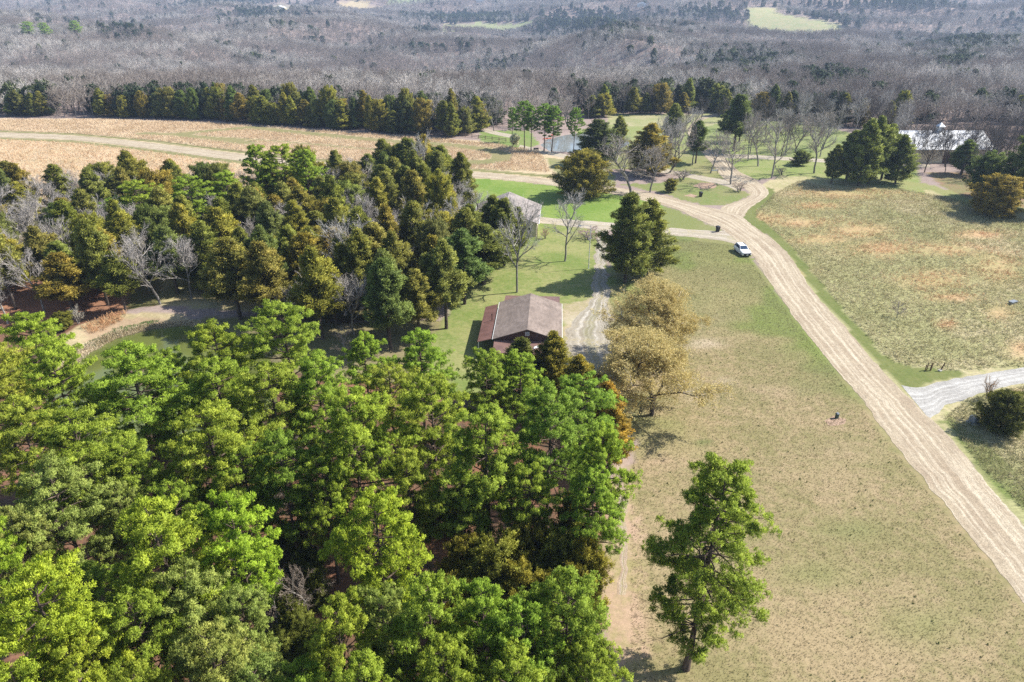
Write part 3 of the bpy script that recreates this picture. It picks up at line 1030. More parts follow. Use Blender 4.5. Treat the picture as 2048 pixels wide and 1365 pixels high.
def bare_mesh(seed, h=12.0, spread=0.75, fork=0.3, n1=10, n2=7, n3=7, n4=7, tw=0.014, far=False, mats=('grey_bark', 'twig'), leaf=None, leafn=0, lr=1.0, gnarl=1.0, trunks=1):
    """leafless broadleaf tree grown in four orders of branches"""
    rng = np.random.default_rng(seed)
    T, C = Geo(), Geo()
    Lf = Geo()
    R0 = 0.014 * h + 0.03

    def grow(p, d, ln, r0, sides, G, n=4, bendup=0.25):
        pts = [p]
        dd = d.copy()
        for s in range(n):
            dd = dd + rng.normal(0, 0.13 * gnarl, 3) + np.array([0, 0, bendup * 0.12])
            dd /= np.linalg.norm(dd)
            pts.append(pts[-1] + dd * ln / n)
        pts = np.array(pts)
        G.tube(pts, np.linspace(r0, r0 * 0.45, n + 1), sides)
        return pts

    def side(d, ang):
        q = np.cross(d, rdir(1, rng)[0])
        q /= np.linalg.norm(q) + 1e-9
        v = d * math.cos(ang) + q * math.sin(ang)
        return v / np.linalg.norm(v)

    twP, twD, twL = [], [], []
    for tk in range(trunks):
        lean = np.array([rng.normal(0, .05 + .14 * (trunks > 1)), rng.normal(0, .05 + .14 * (trunks > 1)), 1.0])
        lean /= np.linalg.norm(lean)
        tp = grow(np.array([rng.normal(0, .2), rng.normal(0, .2), 0]) * (trunks > 1), lean, h * 0.72, R0, 7 if not far else 4, T, 7, 0.1)
        tl = len(tp) - 1
        for i in range(n1):
            f = fork + (1 - fork) * (i + rng.uniform(.2, .8)) / n1
            s = min(f * tl, tl - .01)
            a = int(s)
            p = tp[a] + (tp[a + 1] - tp[a]) * (s - a)
            az = i * 2.4 + rng.uniform(-.5, .5)
            out = np.array([math.cos(az), math.sin(az), 0])
            d = out * spread * (1.1 - 0.5 * f) + np.array([0, 0, 0.75])
            d /= np.linalg.norm(d)
            L1 = h * (0.50 - 0.22 * f) * rng.uniform(.8, 1.2)
            p1 = grow(p, d, L1, R0 * (0.62 - 0.3 * f), 5 if not far else 3, T if not far else C, 5, 0.6)
            for j in range(n2):
                f2 = 0.25 + 0.75 * (j + rng.uniform(.1, .9)) / n2
                s = min(f2 * 5, 4.99)
                a = int(s)
                q0 = p1[a] + (p1[a + 1] - p1[a]) * (s - a)
                d2 = side((p1[a + 1] - p1[a]) / np.linalg.norm(p1[a + 1] - p1[a]), rng.uniform(.45, .95))
                d2[2] = abs(d2[2]) * .6 + .2
                d2 /= np.linalg.norm(d2)
                L2 = L1 * 0.52 * (1.15 - 0.5 * f2) * rng.uniform(.7, 1.2)
                p2 = grow(q0, d2, L2, R0 * 0.20 * (1.2 - .5 * f2) + .006, 3, C, 3, 0.5)
                for k in range(n3):
                    f3 = 0.2 + 0.8 * (k + rng.uniform(0, 1)) / n3
                    s = min(f3 * 3, 2.99)
                    a = int(s)
                    r0_ = p2[a] + (p2[a + 1] - p2[a]) * (s - a)
                    d3 = side((p2[a + 1] - p2[a]) / np.linalg.norm(p2[a + 1] - p2[a]), rng.uniform(.4, .9))
                    d3[2] += .15
                    L3 = L2 * 0.5 * rng.uniform(.6, 1.2)
                    e = r0_ + d3 * L3
                    twP.append(r0_)
                    twD.append(d3)
                    twL.append(L3)
    twP = np.array(twP)
    twD = np.array(twD)
    twD /= np.linalg.norm(twD, axis=1)[:, None]
    twL = np.array(twL)

    def blades(G, P, D, L, w):
        n = len(P)
        pr = np.cross(D, rng.normal(size=(n, 3)))
        pr /= np.linalg.norm(pr, axis=1)[:, None] + 1e-9
        v = np.stack([P + pr * w, P - pr * w, P + D * L[:, None]], 1).reshape(-1, 3)
        t = np.clip(rng.normal(.5, .28, n), 0, 1)
        G.add(v, np.arange(len(v)).reshape(-1, 3), np.repeat(t, 3))
    blades(C, twP, twD, twL, tw * 1.4)
    f4 = rng.uniform(.15, 1, (len(twP), n4))
    P4 = (twP[:, None, :] + twD[:, None, :] * (twL[:, None] * f4)[..., None]).reshape(-1, 3)
    D4 = (twD[:, None, :] + 0.6 * rng.normal(size=(len(twP), n4, 3)) + [0, 0, .15]).reshape(-1, 3)
    D4 /= np.linalg.norm(D4, axis=1)[:, None]
    L4 = np.repeat(twL * .62, n4) * rng.uniform(.5, 1.2, len(D4))
    blades(C, P4, D4, L4, tw)
    if leaf:
        sel = rng.integers(0, len(P4), leafn)
        P = P4[sel] + D4[sel] * (L4[sel] * rng.uniform(.2, 1.05, leafn))[:, None]
        # fresh growth also fills the rounded outer crown
        m = int(leafn * .38)
        cc = P.mean(0)
        ex = np.percentile(np.abs(P - cc), 92, axis=0)
        cc[2] = .53 * h
        ex[2] = .43 * h
        ex[:2] = ex[:2].mean()
        q = rdir(m, rng) * (rng.uniform(.45, 1.0, (m, 1)) ** .5) * ex * np.array([1.05, 1.05, 1.15])
        q[:, 2] = np.where(q[:, 2] < -.75 * ex[2], -q[:, 2], q[:, 2])
        gate = np.sin(q[:, 0] * 2.1 + seed) * np.sin(q[:, 1] * 2.3) * np.sin(q[:, 2] * 2.6 + 1) + rng.normal(0, .25, m) > 0.0
        P = P + rng.normal(0, .12, P.shape)
        P[:m][gate] = (cc + q)[gate]
        tufts(Lf, P, D4[sel], 0.11 * lr, 3, 0.8, 0.045 * lr, np.clip(rng.normal(.5, .25, leafn), 0, 1), rng, 0.05 * lr)
    if far:
        tm = np.vstack(T.F)
        cm = np.vstack(C.F)
        return np_mesh('bare_tree', np.vstack(T.V + C.V), np.vstack([tm, cm + T.n]), [M['grey_bark'], M['far_twig']],
                       np.concatenate([np.zeros(len(tm)), np.ones(len(cm))]), {'tint': np.concatenate(T.T + C.T)})
    a = T.mesh('bare_trunk', M[mats[0]], smooth=True)
    b = C.mesh('bare_crown', M[mats[1]], attr=True)
    if leaf:
        return a, b, Lf.mesh('bud_foliage', M[leaf], attr=True)
    return a, b


PINES = [pine_mesh(11, r=4.3), pine_mesh(12, r=4.6, base=0.36), pine_mesh(13, r=4.0, base=0.30, limbs=62), pine_mesh(14, r=4.4, base=0.40, limbs=54), pine_mesh(15, r=4.8, base=.33, limbs=62)]
LONE_PINE = pine_mesh(21, h=19.5, r=4.3, base=0.16, limbs=100, lone=True)
CEDARS = [cedar_mesh(31), cedar_mesh(32, base=.22), cedar_mesh(33, base=.08, r=2.5), cedar_mesh(34, base=.36), cedar_mesh(35, base=.18, r=3.0)]
OVALS = [cedar_mesh(41, h=10, r=4.2, base=.08, n=620, shape='oval'), cedar_mesh(42, h=10, r=3.8, base=.15, n=560, shape='oval')]
BARES = [bare_mesh(51), bare_mesh(52, spread=.9), bare_mesh(53, spread=.6, fork=.4), bare_mesh(54, spread=.8, trunks=2, n1=5)]
DARKB = [bare_mesh(61, mats=('cedar_bark', 'dark_twig'), fork=.35), bare_mesh(62, mats=('cedar_bark', 'dark_twig'), spread=.9, fork=.3)]
FARB = [bare_mesh(71 + i, h=11, far=True, n1=8, n2=5, n3=5, n4=5, tw=0.035, spread=s, fork=.3) for i, s in enumerate((1.0, 1.15, .9, 1.05))]
FARC = [cedar_mesh(81 + i, h=9, r=3.0 + .3 * i, base=.08, n=170, far=True, shape='oval' if i else 'cone') for i in range(3)]
SHRUB = bare_mesh(91, h=3, spread=1.2, fork=.05, n1=6, n2=5, n3=5, n4=5, tw=.008, trunks=3)

FBS = (10.5, 4.3)
TREES = []      # records for labelling: dict(root, zone, x, y)


def msize(meshes):
    key = tuple(m.name for m in meshes)
    if key not in MS:
        hh, rr = 0, 0
        for m in meshes:
            a = np.empty(len(m.vertices) * 3, np.float32)
            m.vertices.foreach_get('co', a)
            a = a.reshape(-1, 3)
            hh = max(hh, float(np.percentile(a[:, 2], 99.7)))
            rr = max(rr, float(np.percentile(np.hypot(a[:, 0], a[:, 1]), 95)))
        MS[key] = (hh, rr)
    return MS[key]


MS = {}


def put_tree(kind, meshes, x, y, h, h0, r, r0, color=(1, 1, 1), zone='', desc='', cat='tree', group=None, rz=None, partnames=('trunk', 'crown', 'buds')):
    """a tree: an Empty at its foot carrying trunk and crown"""
    root = link(kind, None)
    root.empty_display_size = 0.5
    root.location = (x, y, hz(x, y) - 0.03)
    root.rotation_euler = (0, 0, random.uniform(0, 6.28) if rz is None else rz)
    h0, r0 = msize(meshes)
    root.scale = (r / r0, r / r0, h / h0)
    for nm, me in zip(partnames, meshes):
        o = link(nm, me, root)
        o.color = (*color, 1) if nm != 'trunk' else (1, 1, 1, 1)
    TREES.append(dict(root=root, zone=zone, x=x, y=y, desc=desc, cat=cat, group=group))
    return root


def put_single(kind, me, x, y, h, h0, r, r0, zone='', desc='', cat='tree', group=None):
    o = link(kind, me)
    o.location = (x, y, hz(x, y) - 0.03)
    o.rotation_euler = (0, 0, random.uniform(0, 6.28))
    o.scale = (r / r0, r / r0, h / h0)
    TREES.append(dict(root=o, zone=zone, x=x, y=y, desc=desc, cat=cat, group=group))
    return o


def top_at(u, v, h):
    return unproj(u, v, h)


def wpx(w, x, y, z):
    return w * float(depth(x, y, z)) / FPX


PINE_R = (4.3, 4.6, 4.0, 4.4, 4.8)
# (top u, top v, crown width in px, height, tone)   tone: b bright yellow green, g mid green, d dull/light, k deep green
TONES = {'b': (1.14, 1.12, 0.8), 'g': (0.92, 0.98, 0.9), 'd': (0.98, 0.92, 1.7), 'k': (0.74, 0.86, 0.85), 'y': (1.0, 0.98, 0.9)}
TDESC = {'b': 'bright yellow green pine', 'g': 'mid green pine', 'd': 'dull grey green pine', 'k': 'deep green pine', 'y': 'fresh green pine'}
PL = [
    (560, 608, 150, 18, 'g'), (425, 648, 150, 17, 'y'), (240, 692, 200, 17, 'g'), (45, 630, 150, 17, 'y'), (90, 700, 150, 17, 'y'), (-40, 700, 160, 17, 'y'),
    (325, 705, 110, 14, 'g'), (415, 730, 150, 16, 'y'), (130, 828, 210, 17, 'g'), (400, 825, 230, 17, 'y'), (530, 735, 150, 16, 'y'), (625, 720, 150, 16, 'g'), (15, 800, 170, 16, 'y'),
    (725, 672, 90, 13, 'g'), (835, 666, 130, 15, 'g'), (775, 735, 120, 14, 'y'), (970, 706, 110, 13, 'g'), (1050, 706, 100, 12, 'g'), (1165, 752, 130, 14, 'k'),
    (690, 790, 200, 18, 'y'), (855, 762, 150, 17, 'y'), (1100, 785, 190, 17, 'k'), (975, 812, 170, 17, 'y'), (1205, 860, 120, 16, 'g'), (1190, 935, 130, 14, 'g'),
    (555, 870, 130, 15, 'k'), (640, 905, 120, 14, 'g'), (260, 880, 150, 15, 'y'), (90, 930, 190, 16, 'd'), (230, 975, 130, 13, 'd'), (335, 965, 120, 13, 'g'), (480, 900, 130, 14, 'g'),
    (800, 905, 120, 14, 'y'), (1060, 930, 120, 13, 'y'), (650, 985, 90, 9, 'g'), (925, 950, 110, 12, 'g'),
    (750, 1002, 200, 17, 'b'), (275, 1012, 220, 18, 'b'), (450, 998, 170, 17, 'b'), (20, 1020, 150, 15, 'd'), (60, 1142, 210, 18, 'b'), (-60, 1060, 150, 16, 'b'),
    (165, 1130, 150, 13, 'g'), (370, 1140, 190, 15, 'd'), (480, 1180, 160, 14, 'd'), (250, 1195, 170, 15, 'y'), (120, 1290, 190, 15, 'b'), (390, 1270, 200, 15, 'd'), (20, 1330, 200, 15, 'b'), (265, 1345, 170, 14, 'y'), (500, 1335, 150, 13, 'd'),
    (665, 1212, 170, 16, 'y'), (850, 1180, 190, 17, 'y'), (960, 1172, 150, 16, 'g'), (1145, 1160, 220, 17, 'g'), (1040, 1215, 150, 16, 'g'), (760, 1190, 150, 15, 'd'),
    (720, 1310, 170, 15, 'g'), (600, 1330, 130, 13, 'g'), (880, 1300, 190, 15, 'y'), (1030, 1320, 190, 15, 'y'), (1180, 1300, 170, 14, 'y'),
]
for i, (u, v, w, h, tn) in enumerate(PL):
    x, y = top_at(u, v, h)
    r = wpx(w, x, y, h * 0.7) / 2 * 1.05
    k = i % 5
    c = [q * random.uniform(.93, 1.07) for q in TONES[tn]]
    put_tree('pine_tree', PINES[k], x, y, h, 18.0, r, PINE_R[k], c, 'grove', TDESC[tn], group='pines of the dense grove')
# pines among the cedars
for i, (u, v, w, h, tn, ds) in enumerate([(505, 292, 70, 18, 'g', 'tall'), (560, 290, 80, 18, 'y', 'tall'), (605, 300, 70, 17, 'g', 'tall'), (268, 362, 90, 14, 'y', 'round bright'),
                                          (375, 352, 100, 15, 'g', 'broad'), (445, 342, 80, 15, 'g', 'slim'), (225, 395, 70, 11, 'k', 'low')]):
    x, y = top_at(u, v, h)
    put_tree('pine_tree', PINES[(i + 2) % 5], x, y, h, 18.0, wpx(w, x, y, h * .7) / 2, PINE_R[(i + 2) % 5], TONES[tn], 'cedarwood_pine',
             ds + ' green pine', group='pines standing among the cedars')
# row of pines by the silver pond
for i, (u, vb, vt, w) in enumerate([(1049, 298, 202, 44), (1062, 301, 212, 34), (1088, 303, 208, 40), (1103, 303, 212, 40), (1024, 285, 215, 30), (1147, 304, 215, 36)]):
    x, y = unproj(u, vb)
    h = CAM_H - (y * (SP * FPX + (vt - CV) * CP)) / (FPX * CP - (vt - CV) * SP)
    put_tree('pine_tree', PINES[(i * 2 + 1) % 5], x, y, h, 18.0, wpx(w, x, y, h * .7) / 2, PINE_R[(i * 2 + 1) % 5], (0.62, 0.8, 0.9), 'pondrow',
             'slender pine', group='pines by the silver pond')
# the lone pine on the dry lawn
x, y = unproj(1372, 1338)
o = put_tree('pine_tree', LONE_PINE, x, y, 19.3, 19.5, 3.9, 4.3, (0.86, 0.88, 0.8), 'fixed', 'tall lone pine with a bare lower branch on the dry lawn', rz=0)
o.rotation_euler = (R(-1), R(2.5), 0)

CEDR = (2.7, 2.7, 2.5, 2.7, 3.0)


def cedar_tone():
    q = random.random()
    if q < .48:
        return (random.uniform(.9, 1.1), random.uniform(.95, 1.1), random.uniform(.8, 1.2)), 'olive green cedar'
    if q < .70:
        return (random.uniform(.62, .78), random.uniform(.78, .95), random.uniform(.9, 1.2)), 'dark green cedar'
    if q < .86:
        return (random.uniform(1.12, 1.28), random.uniform(.93, 1.02), random.uniform(.8, 1.0)), 'bronze tinged cedar'
    return (random.uniform(1.2, 1.35), random.uniform(1.15, 1.25), .9), 'yellowish olive cedar'


# cedar wood left of the house: filled ground outline, spaced trees
WOOD = [(-260, 640), (-260, 418), (120, 416), (250, 414), (480, 424), (640, 408), (780, 378), (880, 384), (925, 412), (930, 470),
        (905, 520), (955, 560), (930, 610), (905, 660), (850, 690), (770, 706), (690, 690), (600, 676), (500, 655), (440, 630), (400, 612), (330, 618), (250, 636), (60, 650)]


def scatter(poly, spacing, rng, tries=9000, avoid=()):
    W_ = np.array([unproj(*p) for p in poly])
    lo, hi = W_.min(0), W_.max(0)
    out = []
    for _ in range(tries):
        x, y = rng.uniform(lo[0], hi[0]), rng.uniform(lo[1], hi[1])
        if not inpoly(np.array([x]), np.array([y]), [tuple(q) for q in W_])[0]:
            continue
        if all((x - a) ** 2 + (y - b) ** 2 > spacing ** 2 for a, b in out) and all((x - a) ** 2 + (y - b) ** 2 > (spacing * .7) ** 2 for a, b in avoid):
            out.append((x, y))
    return out


rng_s = np.random.default_rng(5)
wood_pts = scatter(WOOD, 4.65, rng_s)
BAREP = [(70, 345, 11), (130, 360, 10), (20, 440, 12), (40, 400, 11), (-20, 420, 12), (150, 330, 10), (200, 345, 9), (265, 345, 9), (10, 385, 10), (290, 420, 6)]
for j, (x, y) in enumerate(wood_pts):
    u, v = proj(x, y, 0.0)
    k = random.randrange(5)
    leftness = 0.5 if u < 130 else 0.26
    if random.random() < leftness:
        kk = random.randrange(4)
        put_tree('bare_tree', BARES[kk], x, y, random.uniform(9.5, 12.5), 12.0, random.uniform(3.2, 4.4), 1.0, (.95, .93, .93), 'cedarwood',
                 'leafless grey tree', group='trees of the cedar wood')
        continue
    c, ds = cedar_tone()
    h = random.uniform(9.5, 15.0)
    if u > 690 and v < 470:
        h = random.uniform(11, 15)
    put_tree('cedar_tree', CEDARS[3] if v > 585 else (CEDARS + OVALS)[j % 7], x, y, h, 11.0, random.uniform(2.9, 4.3), CEDR[k], c, 'cedarwood', ds, group='trees of the cedar wood')
# marked trees of and round the wood: (top u, v, h, width px, kind)
for u, v, h, w, lab in [(815, 278, 15, 95, 'tall pointed cedar at the upper corner of the cedar wood near the road'),
                        (880, 292, 13, 60, 'dark pointed cedar beside a bare tree at the wood corner'),
                        (985, 392, 13, 60, 'cedar pressing against the left side of the tan roofed house'),
                        (1035, 415, 11, 50, 'slim cedar directly before the tan roof'),
                        (1008, 398, 13, 70, 'dark cedar in front of the tan roofed house'),
                        (940, 410, 12, 70, 'cedar beside the tan roofed house at the wood corner'),
                        (965, 450, 11, 130, 'dark cedar with a long clear trunk behind the brown house')]:
    x, y = top_at(u, v, h)
    put_tree('cedar_tree', CEDARS[3], x, y, h, 11, wpx(w, x, y, h * .5) / 2, 2.7, (.8, .9, .9), 'fixed', lab)
x, y = unproj(978, 608)
# bare trees drawn from the photo: foot u,v ; top v ; crown width px
BT = [(690, 612, 425, 130, 0, 'large pale leafless tree at the edge of the cedar wood'),
      (880, 545, 400, 130, 3, 'many stemmed leafless grey tree beside the cedar wood'),
      (925, 520, 400, 90, 1, 'twiggy leafless tree in front of the bright lawn'),
      (1034, 585, 385, 105, 1, 'slim leafless tree standing between the two houses'),
      (1000, 500, 385, 90, 3, 'twiggy leafless tree close to the front of the tan roofed house'),
      (960, 470, 375, 80, 2, 'leafless tree at the corner between the cedar wood and the bright lawn'),
      (1130, 523, 388, 100, 1, 'small round topped leafless tree on the house lawn'),
      (1262, 390, 272, 120, 0, 'wide leafless tree beside the bronze cedar by the road'),
      (1300, 385, 285, 90, 2, 'grey leafless tree behind the big twin cedar'),
      (1340, 345, 255, 80, 3, 'tangled leafless tree north of the lawn'),
      (1385, 330, 245, 60, 1, 'leafless tree beside the dark leaning cedar'),
      (1421, 346, 262, 70, 0, 'leafless tree beside the small sign at the fork'),
      (1461, 369, 268, 90, 1, 'broad leafless tree on the turning loop island'),
      (1496, 322, 226, 60, 2, 'tall leafless tree at the edge of the north field'),
      (1516, 333, 222, 75, 0, 'leafless tree on the green bank above the verge'),
      (1543, 357, 240, 90, 1, 'forked leafless tree nearest the meadow edge'),
      (1572, 305, 225, 60, 2, 'leafless tree inside the green north field'),
      (1590, 306, 222, 60, 0, 'leafless tree with low fork in the north field'),
      (1628, 347, 232, 90, 1, 'wide leafless tree left of the cedar clump'),
      (1645, 300, 215, 70, 2, 'tall leafless tree behind the north field path'),
      (850, 420, 262, 70, 2, 'thin leafless tree rising behind the tall pointed cedar'),
      (1140, 260, 190, 60, 3, 'leafless tree behind the silver pond')]
for u, vb, vt, w, k, lab in BT:
    x, y = unproj(u, vb)
    h = CAM_H - (y * (SP * FPX + (vt - CV) * CP)) / (FPX * CP - (vt - CV) * SP)
    rr = wpx(w, x, y, h * .6) / 2
    put_tree('bare_tree', BARES[k], x, y, h * 1.0, 11.6, rr, 4.6, (1, 1, 1) if vb > 400 else (.72, .68, .65), 'fixed', lab)
# wood around the barn and the right edge
for j, (x, y) in enumerate(scatter([(1800, 345), (1900, 350), (2000, 370), (2200, 400), (2200, 330), (2000, 300), (1800, 306), (1790, 330)], 5.0, np.random.default_rng(8))):
    put_tree('bare_tree', DARKB[j % 2], x, y, random.uniform(9, 13.5), 11.6, random.uniform(3.2, 4.8), 4.6, (1, 1, 1), 'barnwood', 'dark leafless tree', group='dark trees in front of the barn')


for j, (x, y) in enumerate(scatter([(1640, 262), (1760, 270), (1800, 300), (1815, 262), (1740, 250), (1640, 238)], 6.5, np.random.default_rng(9)) + scatter([(1330, 330), (1380, 260), (1440, 262), (1500, 312), (1640, 318), (1640, 262), (1560, 240), (1480, 240), (1340, 300)], 9.0, np.random.default_rng(10))):
    put_tree('bare_tree', (DARKB + BARES)[j % 4], x, y, random.uniform(10, 14), 11.6, random.uniform(3.6, 5.0), 4.6, (.9, .9, .9), 'fieldwood', 'leafless tree', group='leafless trees round the north field')


def foot_tree(kind, ms, h0, r0, u, vb, vt, w, c, lab, zone='fixed', squash=1.0):
    x, y = unproj(u, vb)
    h = CAM_H - (y * (SP * FPX + (vt - CV) * CP)) / (FPX * CP - (vt - CV) * SP)
    return put_tree(kind, ms, x, y, h, h0, wpx(w, x, y, h * .5) / 2, r0, c, zone, lab)


OV = 10.0
foot_tree('cedar_tree', CEDARS[4], 11, 3.0, 1250, 566, 388, 105, (.85, .95, .9), 'left one of the big twin cedars by the track')
foot_tree('cedar_tree', CEDARS[0], 11, 2.7, 1290, 548, 400, 105, (.95, 1.0, .8), 'right one of the big twin cedars by the track')
foot_tree('cedar_tree', OVALS[0], OV, 4.2, 1166, 394, 303, 108, (1.15, 1.0, .75), 'round bronze cedar by the gravel road')
foot_tree('cedar_tree', CEDARS[2], 11, 2.5, 1192, 330, 240, 84, (.5, .62, .8), 'very dark conical cedar behind the round bronze cedar')
foot_tree('cedar_tree', CEDARS[0], 11, 2.7, 1295, 350, 248, 90, (1.25, 1.0, .8), 'brownish cedar behind the wide leafless tree')
foot_tree('cedar_tree', CEDARS[1], 11, 2.7, 1236, 300, 232, 34, (1.0, 1.05, 1), 'narrow cedar behind the silver pond')
foot_tree('cedar_tree', CEDARS[1], 11, 2.7, 1342, 290, 208, 44, (.85, .95, 1), 'cedar at the far side of the straw coloured field')
foot_tree('cedar_tree', CEDARS[3], 11, 2.7, 1391, 327, 242, 44, (.55, .75, .8), 'dark leaning cedar beside the fork')
foot_tree('cedar_tree', CEDARS[3], 11, 2.7, 1467, 303, 190, 66, (.55, .72, .8), 'tall dark cedar above the turning lane')
foot_tree('cedar_tree', CEDARS[3], 11, 2.7, 1478, 285, 195, 40, (.55, .72, .8), 'second dark cedar above the turning lane, slightly behind')
foot_tree('cedar_tree', OVALS[1], OV, 3.8, 1599, 331, 302, 36, (.7, .85, .9), 'small round cedar on the green bank')
for u, vb, vt, w, nth in [(1692, 362, 262, 62, 'first'), (1716, 372, 240, 70, 'second'), (1736, 368, 234, 60, 'third'), (1762, 360, 250, 60, 'fourth'), (1790, 368, 272, 62, 'fifth')]:
    foot_tree('cedar_tree', CEDARS[(u // 7) % 5], 11, 2.7, u, vb, vt, w, (.8, .95, .85), nth + ' cedar from the turning lane in the clump above the meadow')
foot_tree('cedar_tree', CEDARS[1], 11, 2.7, 1662, 368, 290, 36, (.8, .9, .9), 'thin leaning cedar just outside the clump')
foot_tree('cedar_tree', OVALS[0], OV, 4.2, 1987, 432, 352, 92, (1.3, 1.0, .8), 'round orange topped cedar at the meadow edge')
foot_tree('cedar_tree', OVALS[1], OV, 3.8, 1965, 395, 305, 70, (.6, .8, .9), 'dark cedar behind the orange topped cedar')
foot_tree('cedar_tree', CEDARS[4], 11, 3.0, 2030, 410, 262, 90, (.7, .85, .9), 'tall green cedar at the right edge behind the meadow')
foot_tree('cedar_tree', CEDARS[1], 11, 2.7, 2085, 430, 300, 90, (.6, .8, .9), 'cedar just beyond the right end of the meadow')
foot_tree('cedar_tree', CEDARS[1], 11, 2.7, 1921, 350, 280, 50, (.7, .95, .8), 'green cedar at the corner of the white roofed barn')
foot_tree('cedar_bush', OVALS[0], OV, 4.2, 1998, 862, 786, 84, (.62, .66, .6), 'low dark cedar bush by the grey utility box')
foot_tree('cedar_bush', OVALS[1], OV, 3.8, 1340, 385, 358, 26, (1.0, .95, .7), 'small olive bush beside the loop island')
foot_tree('cedar_bush', OVALS[1], OV, 3.8, 132, 668, 632, 40, (.8, .8, .6), 'dark green bush at the end of the pond bank')
# cedars in front of the brown house, and bronze ones by the track
for u, v, w, h, c, lab in [(1046, 678, 90, 9.5, (.6, .66, .6), 'dark pointed cedar in front of the porch roof'), (985, 700, 60, 7.5, (.8, .85, .7), 'smaller cedar at the porch corner'),
                           (1108, 664, 80, 10.5, (1.25, 1.1, .75), 'yellowish cedar in front of the gable'), (1160, 715, 90, 9, (1.35, 1.1, .75), 'bronze cedar beside the stone track'),
                           (1215, 765, 90, 9.5, (1.7, 1.1, .8), 'rusty brown cedar beside the budding trees'), (1228, 815, 80, 8, (1.6, 1.1, .8), 'lower rusty cedar behind the deep green pines')]:
    x, y = top_at(u, v, h)
    put_tree('cedar_tree', CEDARS[1 if w > 70 else 0], x, y, h, 11, wpx(w, x, y, h * .5) / 2, 2.7, c, 'fixed', lab)
# cedars under the pines by the track
for u, v, w, h in [(985, 1082, 140, 9), (930, 1075, 90, 8), (1060, 1040, 110, 9), (1120, 1062, 120, 9), (1170, 1080, 110, 9), (1040, 1130, 110, 8), (1110, 1150, 110, 8), (1150, 1000, 90, 9), (900, 1155, 90, 7), (1160, 1140, 90, 8)]:
    x, y = top_at(u, v, h)
    c, ds = cedar_tone()
    put_tree('cedar_tree', OVALS[random.randrange(2)], x, y, h, 10, wpx(w, x, y, h * .5) / 2, 4.0, (1.15, 1.05, .8) if w < 115 else (.95, 1, .8), 'understory', 'olive cedar', group='cedars beneath the grove pines')
for j, (u, v) in enumerate([(575, 1085), (625, 1060), (600, 1135), (570, 1215), (640, 1215), (600, 1290), (560, 1330), (640, 1330), (560, 1150), (330, 905), (250, 1090), (860, 1050), (910, 1060), (560, 900), (1000, 960), (1150, 905), (620, 1175), (585, 1250)]):  # young cedar trees on the grove floor, same kind as the larger cedars
    x, y = unproj(u, v)
    put_tree('cedar_bush', OVALS[j % 2], x, y, random.uniform(2.2, 4.5), 10, random.uniform(1.1, 1.9), 4.0, (.75, .85, .8), 'gap', 'small olive cedar bush', cat='bush', group='young cedars on the grove floor')
# budding yellow trees
BUD = [bare_mesh(101, h=11, spread=0.95, fork=.16, n1=13, n2=7, n3=7, n4=6, tw=.010, mats=('cedar_bark', 'twig'), leaf='buds', leafn=27000, lr=1.0, gnarl=1.2),
       bare_mesh(102, h=11, spread=0.9, fork=.18, n1=13, n2=7, n3=7, n4=6, tw=.010, mats=('cedar_bark', 'twig'), leaf='buds', leafn=27000, lr=1.0, gnarl=1.2)]
x, y = unproj(1303, 830)
put_tree('budding_tree', BUD[0], x, y, 11.0, 10.6, 7.0, 5.9, (1, 1, 1), 'fixed', 'spreading tree covered in yellow buds, nearer one')
x, y = unproj(1288, 716)
put_tree('budding_tree', BUD[1], x, y, 12.0, 10.6, 6.4, 5.6, (1, 1, 1), 'fixed', 'spreading tree covered in yellow buds, farther one by the cedars')
# shrubs and saplings
x, y = unproj(1793, 637)
put_tree('bare_sapling', BARES[1], x, y, 2.6, 11.6, 1.5, 4.6, (.55, .5, .48), 'fixed', 'small dark leafless sapling alone in the meadow')
for u, v, w, h, c, lab in [(1477, 383, 34, 2.6, (.8, .65, .55), 'bare brown shrub on the loop island'), (1362, 360, 44, 3.2, (.8, .7, .65), 'bare shrub beside the narrow gravel path'),
                           (1090, 478, 20, 2.6, (1.2, .85, .65), 'tan bare shrub at the corner of the tan house'), (1560, 350, 26, 2.6, (.6, .6, .5), 'dark round shrub below the forked tree'),
                           (160, 655, 26, 3.0, (1, 1, .9), 'pale bare shrub on the pond bank'), (1180, 478, 60, 2.2, (.7, .5, .5), 'low dark bare shrub beside the tall pole'),
                           (1972, 800, 26, 3.5, (1.2, .9, .6), 'thin bare shrub behind the low cedar bush')]:
    x, y = unproj(u, v)
    put_tree('bare_shrub', SHRUB, x, y, h, 3, wpx(w, x, y, 1) / 2, 1.5, c, 'fixed', lab, cat='shrub')
x, y = unproj(1024, 297)
put_tree('blossom_tree', bare_mesh(103, h=5, n1=7, n2=5, n3=4, n4=4, tw=.015, leaf='blossom', leafn=3500, lr=2.6), x, y, 4.6, 5, 2.6, 2.3, (1, 1, 1), 'fixed', 'small blossoming pale yellow tree by the pond path')
# bare understory in the gap of the grove
for j, (u, v) in enumerate([(560, 1060), (610, 1100), (580, 1180), (640, 1140), (560, 1260), (620, 1240), (910, 1010), (870, 1040), (330, 900), (600, 950), (980, 900), (690, 720), (1000, 1010)]):
    x, y = unproj(u, v)
    put_tree('bare_tree', (BARES + DARKB)[(j * 5) % 6], x, y, random.uniform(4.5, 7.5), 11.6, random.uniform(1.6, 2.4), 4.6, (.62, .55, .5), 'gap', 'thin leafless understory tree', group='leafless understory of the grove')

